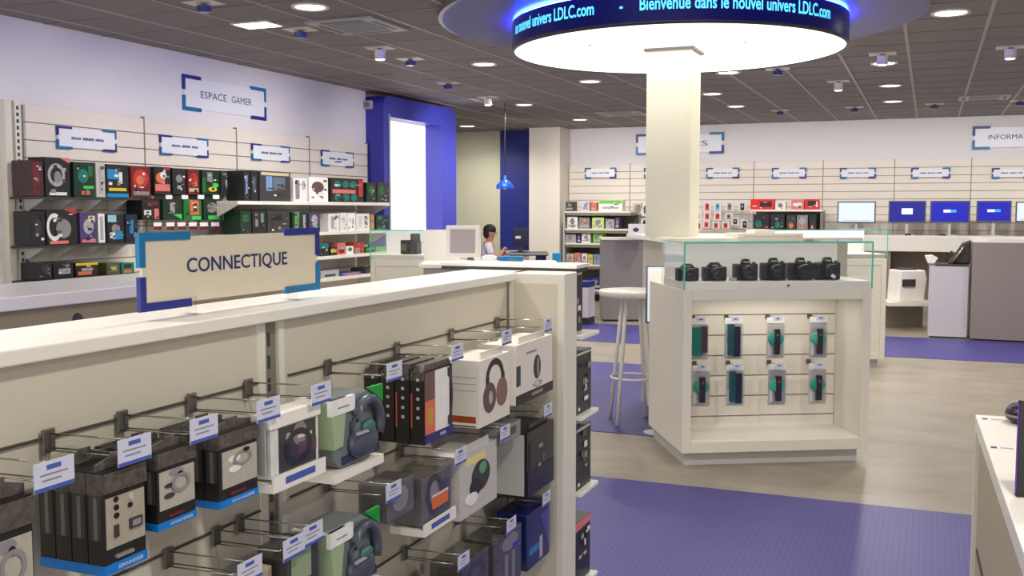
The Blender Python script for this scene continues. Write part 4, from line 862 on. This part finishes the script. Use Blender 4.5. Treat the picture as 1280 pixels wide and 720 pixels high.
# blue chair/cup shape
p = AD(693, 332, 11); t = thing('blue_stool', 'small bright blue seat seen right of the reception desk', 'stool', (p.x, p.y, 0), 0)
mb = MB(); zz_ = p.z; mb.box(-.06, .05, -.05, .05, zz_, zz_ + .03, CYAN); mb.build('seat', t, bevel=.01); mb = MB(); mb.box(-.01, .06, -.05, .05, zz_ + .03, zz_ + .14, CYAN); mb.build('backrest', t, bevel=.01); mb = MB(); mb.cyl((0, 0, 0), .02, zz_, LGREY); mb.cyl((0, 0, 0), .15, .015, LGREY); mb.build('pedestal', t)
# back office desk
p = AD(660, 317, 15.4)
t = thing('office_desk', 'dark topped desk where the person sits, before the dark blue wall panel', 'desk', (p.x, p.y, 0), YAW)
zt = p.z; mb = MB(); mb.box(-.28, .3, -.3, .3, zt - .02, zt + .02, DGREY); mb.box(-.28, .3, -.302, -.3, zt, zt + .018, LGREY); mb.build('desk_top', t); mb = MB(); mb.box(.12, .27, -.2, .25, 0, zt - .02, NAVY); mb.build('body', t)
t = thing('office_screen', 'black screen with a small white mark on the desk before the dark blue panel', 'monitor', (p.x - .14, p.y, zt + .0205), YAW)
zz_ = AD(647, 296, 15.4).z - zt - .02
mb = MB(); mb.box(-.1, .14, .0, .03, zz_ - .16, zz_ + .13, M('deep_navy_gloss', (12, 18, 62), .2)); mb.build('housing', t, bevel=.005); mb = MB(); mb.box(-.06, .02, -.002, 0, zz_ - .03, zz_ + .01, WPR); mb.build('mark', t); mb = MB(); mb.box(-.02, .05, .0, .03, 0, zz_ - .14, DGREY); mb.box(-.08, .1, -.04, .08, 0, .01, DGREY); mb.build('stand', t)

# person seated, side on, looking right
def skin_mesh(name, joints, edges, mat, parent, sub=2):
    me = bpy.data.meshes.new(name); me.from_pydata([j[0] for j in joints], edges, []); me.materials.append(mat)
    o = bpy.data.objects.new(name, me); COL.objects.link(o); o.parent = parent
    sk = o.modifiers.new('Skin', 'SKIN'); sk.use_smooth_shade = True
    for i, j in enumerate(joints):
        r = j[1]; me.skin_vertices[0].data[i].radius = (r, r) if not isinstance(r, tuple) else r
    me.skin_vertices[0].data[0].use_root = True
    sb = o.modifiers.new('Sub', 'SUBSURF'); sb.levels = sub; sb.render_levels = sub
    return o
hp = AD(605, 280, 15.4)   # head top
t = thing('person', 'seated person with dark hair in a pale shirt leaning on a desk, in profile', 'person', (hp.x, hp.y, 0), YAW)
zt_ = hp.z; z0 = zt_ - .875     # seat height for this stool
B = [((0, 0, z0 + .06), (.15, .12)), ((.02, 0, z0 + .28), (.13, .10)), ((.07, 0, z0 + .52), (.15, .10)), ((.08, 0, z0 + .60), .055), ((.09, 0, z0 + .655), .05), ((.10, 0, z0 + .74), (.085, .08)), ((.10, 0, z0 + .82), (.07, .07)),
     ((.07, -.18, z0 + .54), .055), ((.14, -.23, z0 + .33), .042), ((.27, -.19, z0 + .43), .034), ((.30, -.16, z0 + .52), .028),
     ((.07, .18, z0 + .54), .055), ((.12, .22, z0 + .33), .042), ((.30, .17, z0 + .42), .032), ((.30, .1, z0 + .5), .026),
     ((.02, -.1, z0 + .02), .09), ((.42, -.12, z0 + .0), .065), ((.40, -.12, z0 - .42), .045), ((.38, -.12, z0 - .50), .035), ((.5, -.12, z0 - .53), .028),
     ((.02, .1, z0 + .02), .09), ((.42, .12, z0 + .0), .065), ((.40, .12, z0 - .42), .045), ((.38, .12, z0 - .50), .035), ((.5, .12, z0 - .53), .028)]
E_ = [(0, 1), (1, 2), (2, 3), (3, 4), (4, 5), (5, 6), (2, 7), (7, 8), (8, 9), (9, 10), (2, 11), (11, 12), (12, 13), (13, 14), (0, 15), (15, 16), (16, 17), (17, 18), (18, 19), (0, 20), (20, 21), (21, 22), (22, 23), (23, 24)]
# fingers
def fingers(bi, d):
    b0 = Vector(B[bi][0]); base = len(B)
    for q in range(4):
        o_ = Vector((0, (q - 1.5) * .018, 0)); B.append((tuple(b0 + o_ + Vector((.03, 0, 0)) * d), .009)); B.append((tuple(b0 + o_ + Vector((.06 - .006 * abs(q - 1.5), 0, -.012)) * d), .008)); E_.append((bi, len(B) - 2)); E_.append((len(B) - 2, len(B) - 1))
    B.append((tuple(b0 + Vector((.02, .035 * (1 if bi == 10 else -1), 0))), .009)); E_.append((bi, len(B) - 1))
fingers(10, 1)
skin_mesh('body', B, E_, SKIN, t)
# shirt, trousers, hair, face
SJ = [((0, 0, z0 + .05), (.17, .135)), ((.02, 0, z0 + .28), (.15, .12)), ((.07, 0, z0 + .52), (.17, .115)), ((.075, 0, z0 + .60), .07), ((.07, -.18, z0 + .54), .072), ((.11, -.21, z0 + .40), .06), ((.07, .18, z0 + .54), .072), ((.10, .205, z0 + .38), .058)]
skin_mesh('shirt', SJ, [(0, 1), (1, 2), (2, 3), (2, 4), (4, 5), (2, 6), (6, 7)], SHIRT, t)
TJ = [((0, 0, z0 + .06), (.17, .13)), ((.02, -.1, z0 + .02), .105), ((.42, -.12, z0 + .0), .08), ((.40, -.12, z0 - .42), .06), ((.02, .1, z0 + .02), .105), ((.42, .12, z0), .08), ((.40, .12, z0 - .42), .06)]
skin_mesh('trousers', TJ, [(0, 1), (1, 2), (2, 3), (0, 4), (4, 5), (5, 6)], M('dark_trousers', (40, 40, 56), .8), t)
mb = MB(); mb.ell((.085, 0, z0 + .79), (.1, .085, .085), HAIR); mb.ell((.045, 0, z0 + .74), (.06, .078, .09), HAIR); mb.build('hair', t)
mb = MB(); mb.ell((.185, 0, z0 + .735), (.018, .012, .018), SKIN); mb.ell((.172, .03, z0 + .755), (.008, .012, .006), KPR); mb.ell((.172, -.03, z0 + .755), (.008, .012, .006), KPR); mb.ell((.17, 0, z0 + .69), (.01, .022, .006), C(150, 80, 70)); mb.ell((.09, -.083, z0 + .735), (.018, .01, .028), SKIN); mb.ell((.09, .083, z0 + .735), (.018, .01, .028), SKIN); mb.build('face', t)
t2 = thing('office_stool', 'dark office stool under the seated person', 'stool', (hp.x, hp.y, 0), YAW)
mb = MB(); mb.box(-.2, .22, -.2, .2, z0 - .14, z0 - .09, KPR); mb.build('seat', t2, bevel=.02); mb = MB(); mb.cyl((0, 0, .04), .03, z0 - .18, STEEL); mb.cyl((0, 0, 0), .24, .04, KPR); mb.build('pedestal', t2)

# ---------------------------------------------------------------- back wall: low shelf unit and goods
YS = 16.9
a = AY(707, 300, YS); b = AY(788, 300, YS); sx_ = b.x - a.x
t = thing('shelf_unit', 'grey and white shelf unit with small boxes at the left end of the back wall', 'shelving unit', (a.x, YS, 0))
mb = MB(); mb.box(0, sx_, .45, .5, 0, 1.5, M('unit_dark', (104, 96, 90), .6)); mb.build('back', t)
zs = [AY(740, 264, YS).z, AY(740, 286, YS).z, AY(740, 304, YS).z, AY(740, 331, YS).z, AY(740, 362, YS).z]
for i, z in enumerate(zs):
    mb = MB(); mb.box(-.03, sx_ * (1 if i < 2 else .62), 0, .45, z - .03, z, WHITE2); mb.build('shelf_board', t)
    mb = MB(); mb.box(0, sx_ * (1 if i < 2 else .62), .01, .44, z - .075, z - .03, UPR); mb.build('shelf_underside', t)
mb = MB(); mb.box(-.05, -.02, 0, .5, 0, 1.55, LGREY); mb.build('side_panel', t)
bl = [(0, 707, 717, 252, DGREY, 'dark wedge'), (0, 727, 737, 252, LILAC, 'lilac and white'), (0, 739, 746, 253, ORG, 'small orange'), (0, 748, 778, 250, WPR, 'white long green topped'),
      (1, 709, 722, 271, WPR, 'white'), (1, 724, 737, 272, GPR, 'grey and pink'), (1, 740, 755, 272, C(190, 215, 130), 'pale green'), (1, 757, 768, 274, SIL, 'silver'), (1, 769, 774, 272, PURP, 'narrow purple'),
      (2, 707, 720, 293, SIL, 'pale grey'), (2, 721, 726, 292, C(34, 40, 90), 'narrow navy'), (2, 727, 738, 292, WPR, 'white and grey'), (2, 741, 754, 292, C(120, 180, 50), 'bright green'),
      (3, 708, 717, 317, BEI, 'beige'), (3, 718, 726, 316, PNK, 'pale pink'), (3, 727, 734, 317, WPR, 'small white'), (3, 735, 741, 318, YEL, 'yellow'), (3, 742, 750, 318, LBL, 'light blue'), (4, 735, 752, 346, NAVY, 'dark blue')]
for (r_, pl, pr, yt, body, nm_) in bl:
    p, w, h = on_y(YS + .04, pl, pr, yt, yt + 9, z=zs[r_] + .0005)
    sp = [('r', .5, .25, .8, .2, SIL), ('c', .5, .6, .5, .4, GPR if body is not GPR else PNK)]
    if nm_ == 'white long green topped': sp = [('r', .5, .82, .95, .3, C(110, 190, 60)), ('r', .5, .3, .7, .2, SIL)]
    carton('small_box', '%s box on the %s board of the far back shelf unit' % (nm_, ['top', 'second', 'third', 'fourth', 'lowest'][r_]), 'box', w, h, .2, body, sp, p, 0, 'small boxes on the shelf unit', gap=.003)
# grey cabinet in front of the unit
p = AZ(753, 402, 0); p1 = AZ(803, 402, 0); w = (p1 - p).length
t = thing('grey_cabinet', 'grey cabinet with a white top standing left of the column', 'cabinet', (p.x, p.y, 0), math.atan2(p1.y - p.y, p1.x - p.x))
hz = AD(778, 300, (-p.x * math.sin(YAW) + p.y * math.cos(YAW))).z
mb = MB(); mb.box(0, w, 0, .5, .03, hz, M('cabinet_grey', (130, 125, 124), .4, noise=.02)); mb.build('body', t); mb = MB(); mb.box(-.02, w + .02, -.02, .52, hz, hz + .03, WHITE2); mb.build('top_board', t); mb = MB(); mb.box(.02, w - .02, .03, .48, 0, .03, KPR); mb.build('plinth', t)
p_ = AZ(733, 400, 0); t = thing('white_cabinet', 'small white cabinet beside the grey cabinet, seen past the gondola end', 'cabinet', (p_.x, p_.y - .6, 0), .0)
mb = MB(); mb.box(0, .22, 0, .3, .1, .52, LAV); mb.build('body', t); mb = MB(); mb.box(.0, .22, .0, .3, 0, .1, KPR); mb.build('plinth', t); mb = MB(); mb.box(0, .22, 0, .3, .52, .6, NAVY); mb.build('blue_top', t)
p = AD(790, 292, 14.0); mb = MB(); mb.box(-.11, .11, 0, .15, 0, .2, WPR); deco(mb, .22, .2, [('c', .5, .6, .4, .3, PURP), ('r', .5, .25, .7, .2, BRN)]); tag(mb.build('tablet_box', None, (p.x, p.y + .2, hz + .031), 0), 'white box with a purple picture on the grey cabinet top', 'box')
for k, (px, pt, pb, c1, lb) in enumerate([(808, 254, 270, KPR, 'black round headphone pack hanging left of the column, upper'), (807, 273, 286, KPR, 'black and green pack hanging left of the column, lower'), (797, 254, 268, GPR, 'grey brown pack hanging left of the column')]):
    p, w, h = on_y(YB - .2, px - 6, px + 6, pt, pb); carton('hanging_pack', lb, 'pack', w, h, .05, WPR if k != 2 else BEI, [('c', .55, .5, .7, .8, c1), ('r', .9, .3, .15, .5, C(170, 200, 60) if k == 1 else WPR)], p, 0)
# red phone accessory packs right of the column
pk = [(884, 252, 264, 0, 'red'), (897, 252, 264, 1, 'blue'), (912, 252, 264, 2, 'grey'), (928, 252, 264, 3, 'black'),
      (872, 266, 274, 0, 'pink'), (884, 265, 275, 0, 'pale red'), (897, 265, 275, 0, 'rose'), (911, 266, 275, 2, 'silver'),
      (873, 277, 287, 0, 'light red'), (883, 276, 285, 0, 'strong red'), (895, 277, 286, 0, 'scarlet'), (907, 277, 286, 0, 'crimson'), (919, 272, 281, 3, 'dark'), (931, 274, 286, 3, 'black and white')]
for (px, yt, yb, v, nm_) in pk:
    p, w, h = on_y(YB - .25, px - 5, px + 5, yt, yb)
    c1 = [C(222, 60, 66), C(110, 180, 225), GPR, KPR][v]
    t = thing('phone_case_pack', '%s hanging accessory pack right of the column, in the %s row' % (nm_, 'top' if yt < 260 else 'middle' if yt < 270 else 'bottom'), 'pack', p, 0, 'hanging phone packs right of the column')
    mb = MB(); mb.box(-w / 2 + .008, w / 2 - .008, 0, .01, 0, h, WPR); deco(mb, w, h, [('r', .5, .45, .5, .7, c1), ('c', .5, .5, .25, .25, KPR if v != 3 else SIL)]); mb.build('card', t)
    mb = MB(); mb.tube([(0, -.02, h * .95), (0, .211, h * .95)], .004, CHROME, 6); mb.build('hook', t)
# shelf with red boxes
YR = 16.85
a = AY(938, 262, YR); b = AY(1028, 262, YR)
t = thing('black_shelf_unit', 'wall shelf unit with red boxes on top and dark boxes beneath', 'shelving unit', (a.x, YR, 0)); W_ = b.x - a.x; zr = AY(940, 262, YR).z; zb = AY(940, 287, YR).z
mb = MB(); mb.box(0, W_, 0, .5, zr - .03, zr, WHITE); mb.build('top_shelf', t); mb = MB(); mb.box(0, W_, 0, .5, zb - .03, zb, WHITE2); mb.build('bottom_shelf', t); mb = MB(); mb.box(.02, W_ - .02, .45, .5, zb, zr - .03, UPR); mb.build('back', t)
mb = MB(); mb.box(W_ - .03, W_, .02, .5, zb, zr - .03, UPR); mb.build('side_panel', t)
mb = MB(); mb.box(0, W_, .05, .5, 0, zb - .03, WHITE2); mb.build('base', t)
for (pl, pr, yt, sp, lb, bd) in [(938, 968, 249, [('r', .65, .5, .5, .5, KPR)], 'red box with a black camera picture', C(228, 36, 28)), (969, 982, 252, [('c', .5, .5, .5, .5, GPR)], 'small pale box between the two red boxes', WPR), (989, 1005, 250, [('r', .5, .5, .7, .4, WPR)], 'white and pale red box', PNK), (1006, 1024, 249, [('r', .5, .6, .6, .5, KPR), ('r', .85, .5, .1, .5, WPR)], 'red box with black picture at the right end', C(228, 40, 30))]:
    p, w, h = on_y(YR + .04, pl, pr, yt, yt + 9, z=zr + .0005); carton('red_box' if 'red box' in lb else 'product_box', lb + ' on the shelf before the back wall', 'box', w, h, .2, bd, sp, p, 0, gap=.003)
for (pl, pr, yt, sp, lb, bd) in [(942, 962, 268, [('c', .3, .4, .4, .5, TEAL), ('r', .5, .1, .8, .1, DRED)], 'dark teal box at the left', KPR), (963, 981, 268, [('c', .5, .3, .4, .4, TEAL)], 'black box in the middle left', KPR), (983, 995, 269, [('c', .5, .3, .5, .4, ORG)], 'grey box with an orange spot', DGREY), (996, 1010, 269, [('c', .5, .6, .6, .5, SIL), ('r', .5, .15, .9, .2, ORG)], 'silver and orange box', GPR), (1011, 1021, 268, [('r', .5, .3, .5, .2, DRED)], 'black box at the right', KPR)]:
    p, w, h = on_y(YR + .04, pl, pr, yt, yt + 9, z=zb + .0005); carton('dark_product_box', lb + ' under the red boxes shelf', 'box', w, h, .2, bd, sp, p, 0, gap=.003)
# monitors
mons = [(1047, 1095, 252, 279, SCRW, 0, 'white lit monitor in a grey frame, left of the blue ones'), (1111, 1158, 251, 279, SCRB, 1, 'dark blue monitor showing a white square, leftmost blue one'), (1163, 1213, 251, 279, SCRB2, 2, 'bright blue monitor with a small white mark, middle of the three blue ones'), (1221, 1265, 251, 278, SCRB2, 2, 'bright blue monitor, rightmost of the three'), (1270, 1312, 252, 278, SCRW, 0, 'white lit monitor cut by the right edge')]
DZ = 1.20; YD = 16.75
mb_ = None
for (pl, pr, yt, yb, m_, k, lb) in mons:
    p, w, h = on_y(17.0, pl, pr, yt, yb)
    t = thing('monitor', lb, 'monitor', (p[0], p[1], DZ + .0005), 0, 'monitors on the back wall desk'); z = p[2] - DZ
    mb = MB(); mb.box(-w / 2, w / 2, 0, .04, z, z + h, M('monitor_frame', (92, 92, 100), .4)); mb.build('housing', t, bevel=.004)
    mb = MB(); mb.box(-w / 2 + .02, w / 2 - .02, -.002, 0, z + .025, z + h - .02, m_); sc_ = mb.build('screen', t)
    mb = MB()
    if k == 1: mb.box(-.08, .08, -.004, -.002, z + h * .4, z + h * .66, SCRL)
    elif k == 2: mb.box(-.09, .01, -.004, -.002, z + h * .48, z + h * .6, SCRL); mb.box(.01, .09, -.004, -.002, z + h * .48, z + h * .6, M('logo_blue', (60, 140, 255), .3, emit=.8))
    else: mb.box(-w * .35, w * .35, -.0035, -.002, z + .04, z + .05, M('screen_icons', (150, 165, 215), .3, emit=.5))
    mb.build('screen_mark', sc_)
    mb = MB(); mb.box(-.02, .02, .015, .035, 0, z, LGREY); mb.box(-.11, .11, -.06, .1, 0, .012, LGREY); mb.build('stand', t)
# wall desk
a = AY(1036, 300, YD); 
t = thing('wall_desk', 'long white desk along the back wall under the monitors', 'desk', (a.x, YD, 0))
LW = 4.6
mb = MB(); mb.box(0, LW, 0, .7, DZ - .05, DZ, WHITE); mb.build('desk_top', t, bevel=.004)
mb = MB(); mb.box(.0, LW, .0, .03, DZ - .24, DZ - .05, WHITE); mb.build('fascia', t)
for xx in (0.9, 2.2, 3.5):
    mb = MB(); mb.box(xx - .02, xx + .02, .04, .65, 0, DZ - .05, M('desk_leg', (150, 138, 128), .5)); mb.build('side_panel', t)
mb = MB(); mb.box(.1, LW, .6, .65, 0, DZ - .05, M('desk_back', (160, 146, 134), .6)); mb.build('back_panel', t)
for px, lb in ((1130, 'left one'), (1181, 'right one')):
    p = AZ(px, 300, DZ); mb = MB(); mb.lathe([(0, .03), (.04, .03), (.05, 0)], DGREY, n=16); tag(mb.build('puck', None, (p.x, YD + .2, DZ + .0005)), 'small dark round stand on the white back desk, ' + lb, 'stand')
# low shelf and white printer below
pA_ = AD(1133, 376, 13.6)
t = thing('low_shelf', 'low white shelf carrying the printer under the back desk', 'shelf', (pA_.x, pA_.y, 0), YAW)
mb = MB(); mb.box(-.32, .32, -.25, .25, pA_.z - .05, pA_.z, WHITE2); mb.build('shelf_board', t); mb = MB(); mb.box(-.3, .3, .18, .22, 0, pA_.z - .05, UPR); mb.build('back_panel', t)
t = thing('printer', 'white office printer with a dark slot on the low shelf at right', 'printer', (pA_.x - .0, pA_.y, pA_.z + .0005), YAW + .15)
mb = MB(); mb.prism([(-.2, 0), (.16, 0), (.2, .3), (.17, .42), (-.18, .42)], -.16, .16, WHITE); mb.build('housing', t, bevel=.02, seg=3)
mb = MB(); mb.box(-.16, .03, -.166, -.16, .2, .3, DGREY); mb.box(-.14, .02, -.17, -.165, .19, .205, GPR); mb.build('paper_slot', t)
mb = MB(); mb.box(-.14, .08, -.1, .1, .42, .44, DGREY); mb.build('lid', t)
# white box unit and gadgets
p = AZ(1160, 422, 0); p1 = AZ(1208, 424, 0)
t = thing('pale_pedestal', 'pale lilac pedestal with dark gadgets on top, beside the big taupe counter', 'pedestal', (p.x, p.y, 0), math.atan2(p1.y - p.y, p1.x - p.x)); w = (p1 - p).length
hz2 = AD(1180, 333, -p.x * math.sin(YAW) + p.y * math.cos(YAW)).z
mb = MB(); mb.box(0, w, 0, .5, .02, hz2, LAV); mb.build('body', t, bevel=.004); mb = MB(); mb.box(.02, w - .02, .03, .48, 0, .02, KPR); mb.build('plinth', t); mb = MB(); mb.box(.06, w + .0, .04, .46, hz2, hz2 + .03, DGREY); mb.build('top_mat', t)
t = thing('cable_gadget', 'tangled dark gadget with silver arm on the pale pedestal', 'gadget', (p.x + .3, p.y + .2, hz2 + .031), 0)
mb = MB(); mb.prism([(-.1, 0), (.16, 0), (.16, .3), (.06, .26), (-.02, .12)], -.08, .1, M('gadget_dark', (52, 50, 44), .5, noise=.4, nscale=30)); mb.build('body', t, bevel=.02)
mb = MB(); mb.tube([(-.06, -.1, .0), (.02, -.11, .12), (.08, -.11, .22)], .014, CHROME); mb.tube([(-.1, -.1, .02), (-.14, -.1, .1), (-.05, -.1, .16)], .01, DGREY); mb.build('arm', t)
t = thing('white_device', 'white device at the left of the pale pedestal top', 'device', (p.x + .03, p.y + .15, hz2 + .0005), 0)
mb = MB(); mb.prism([(-.06, .03), (.02, 0.03), (.06, .1), (-.02, .14), (-.1, .13)], -.06, .06, WHITE); mb.build('body', t, bevel=.01); mb = MB(); mb.box(-.05, .04, -.05, .05, .0, .03, GREY); mb.build('base', t)
p = AZ(1208.5, 425, 0)
t = thing('taupe_counter', 'large taupe counter with a white curved top at the right edge', 'counter', (p.x + .03, p.y, 0), 0)
hz3 = AD(1240, 303, -p.x * math.sin(YAW) + p.y * math.cos(YAW)).z
mb = MB(); mb.box(0, 2.2, 0, .05, .02, hz3, TAUPE)
mb.build('front_panel', t); mb = MB(); mb.box(.0, 2.2, .05, 1.0, .02, hz3 - .02, TAUPE); mb.build('body', t); mb = MB(); mb.box(.05, 2.2, .05, 1.0, 0, .02, KPR); mb.build('plinth', t)
mb = MB(); pts = [(.0, 1.0), (.0, .2)] + [(.2 - .2 * math.cos(PI / 2 * k / 6), .2 - .2 * math.sin(PI / 2 * k / 6)) for k in range(1, 7)] + [(2.2, 0), (2.2, 1.0)]
mb.prism(pts, hz3, hz3 + .04, WHITE, 'z'); mb.build('counter_top', t)

# ---------------------------------------------------------------- right foreground counter
q = AZ(1219, 518, 1.0); q2 = AZ(1280, 692, 1.0)
ang = math.atan2(q2.y - q.y, q2.x - q.x) + PI / 2
t = thing('white_gondola', 'white low display gondola in the right foreground', 'gondola', (q.x, q.y, 0), ang)
mb = MB(); mb.box(0, .8, -2.6, 0, .957, 1.0, WHITE); mb.build('top_board', t, bevel=.003)
mb = MB(); mb.box(.0, .8, -.03, -.006, 0, .957, WHITE2); mb.build('end_panel', t, bevel=.002)
mb = MB(); mb.box(.012, .8, -2.55, -.03, .05, .957, M('counter_tan')); mb.build('body', t)  # side of the white gondola; shade under the top painted in as tan
for k in range(3):
    mb = MB(); mb.box(.007, .012, -1.2 - k * .5, -.1 - k * .5, .62, .63, RAIL); mb.build('hook_rail', t) if k == 0 else None
def wg(px, py, z=1.0): return AZ(px, py, z)
for k, (px, py) in enumerate(((1243, 525), (1256, 561))):
    p = wg(px, py); mb = MB(); mb.box(-.035, .03, -.012, .012, 0, .0012, WPR); mb.box(-.032, -.018, -.009, .008, .0012, .002, INK); mb.box(-.01, .02, -.004, .003, .0012, .002, GPR); tag(mb.build('shelf_label', None, (p.x, p.y, 1.0003), 0), 'small printed label on the white gondola top, %s' % ['far one beside the round black gadget', 'near one beside the purple edged device'][k], 'label')
p = wg(1276, 530); t = thing('round_gadget', 'round black gadget lying on the far end of the white gondola', 'gadget', (p.x + .03, p.y + .02, 1.0005), 0)
mb = MB(); mb.lathe([(0, 0), (.05, 0), (.068, .012), (.07, .03), (.06, .048), (0, .055)], BLACK, n=28); mb.build('body', t); mb = MB(); mb.lathe([(.069, .02), (.072, .024), (.069, .028)], GREY, n=28); mb.build('ring', t)
p = wg(1270, 622); t = thing('dark_tablet', 'black device with a purple edge standing on the white gondola', 'tablet', (p.x, p.y, 1.0005), YAW - .1)
mb = MB(); mb.box(0, .3, 0, .012, 0, .205, BLACK); mb.build('body', t, bevel=.004, seg=3); mb = MB(); mb.box(-.0015, .0, .0, .004, .01, .197, M('purple_edge', (110, 40, 160), .3)); mb.build('edge_strip', t)
mb = MB(); mb.box(.1, .2, .01, .1, 0, .01, BLACK); mb.prism([(.012, .0), (.1, 0), (.012, .15)], .13, .17, BLACK, 'x'); mb.build('stand', t)
# packs on its side, near the bottom corner
p = AX(1250, 712, .21)
carton('orange_pack', 'orange and black pack hanging at the side of the white gondola, bottom right', 'pack', .1, .16, .03, KPR, [('r', .3, .5, .4, .8, ORG)], (q.x + .045, p.y, .62), ang - R90)

# ---------------------------------------------------------------- light, camera, view
def arealight(name, loc, rot, sx, sy, e, col=(1, 1, 1)):
    l = bpy.data.lights.new(name, 'AREA'); l.shape = 'RECTANGLE'; l.size = sx; l.size_y = sy; l.energy = e; l.color = col
    o = bpy.data.objects.new(name, l); COL.objects.link(o); o.location = loc; o.rotation_euler = rot; return o
l = arealight('round_light_glow', (cx, cy, 2.76), (0, 0, 0), 2.1, 2.1, 22, (1, .97, .9)); l.data.shape = 'DISK'
arealight('front_fill', (-1.0, -2.6, 1.7), (PI / 2, 0, 0), 9, 2.4, 112, (1, .97, .92))  # unseen fill lamp added behind the camera to brighten surfaces facing it
def wash(x, y, tx, ty, tz, e):
    l = bpy.data.lights.new('wall_spot', 'SPOT'); l.energy = e; l.spot_size = math.radians(95); l.spot_blend = .9; l.shadow_soft_size = .08; l.color = (1, .96, .9)
    o = bpy.data.objects.new('wall_spot', l); COL.objects.link(o); o.location = (x, y, ZC - .14); o.rotation_euler = (Vector((tx, ty, tz)) - Vector((x, y, ZC - .14))).to_track_quat('-Z', 'Y').to_euler()
for y in (4.4, 5.95, 7.11, 8.2, 8.9, 10.7): wash(-4.75, y, -6.45, y + .2, 1.7, 42)
wash(-4.9, 12.2, -6.2, 12.6, 2.2, 90)
for x in (-5.3, -4.2, -3.1, -2.08, -1.03, .03, 1.08, 2.2): wash(x, 15.4, x, 17.5, 1.7, 52)
wash(-7.5, 15.8, -8.0, 17.4, 1.5, 60); wash(-6.2, 14.6, -6.3, 17.0, 1.6, 60)
W = bpy.data.worlds.new('room_fill'); SC.world = W; W.use_nodes = True  # even white surround added as soft fill from the open front
W.node_tree.nodes['Background'].inputs[0].default_value = (1, .98, .97, 1); W.node_tree.nodes['Background'].inputs[1].default_value = 1.0

cam = bpy.data.cameras.new('camera'); co = bpy.data.objects.new('camera', cam); COL.objects.link(co)
cam.sensor_width = 36; cam.lens = F / 1280 * 36; co.location = (0, 0, H); co.rotation_euler = (PI / 2 - PIT, 0, YAW); cam.clip_start = .05; cam.clip_end = 100
SC.camera = co
SC.view_settings.view_transform = 'Standard'; SC.view_settings.look = 'None'; SC.view_settings.gamma = 1; SC.view_settings.exposure = 0.0
SC.view_settings.use_curve_mapping = False
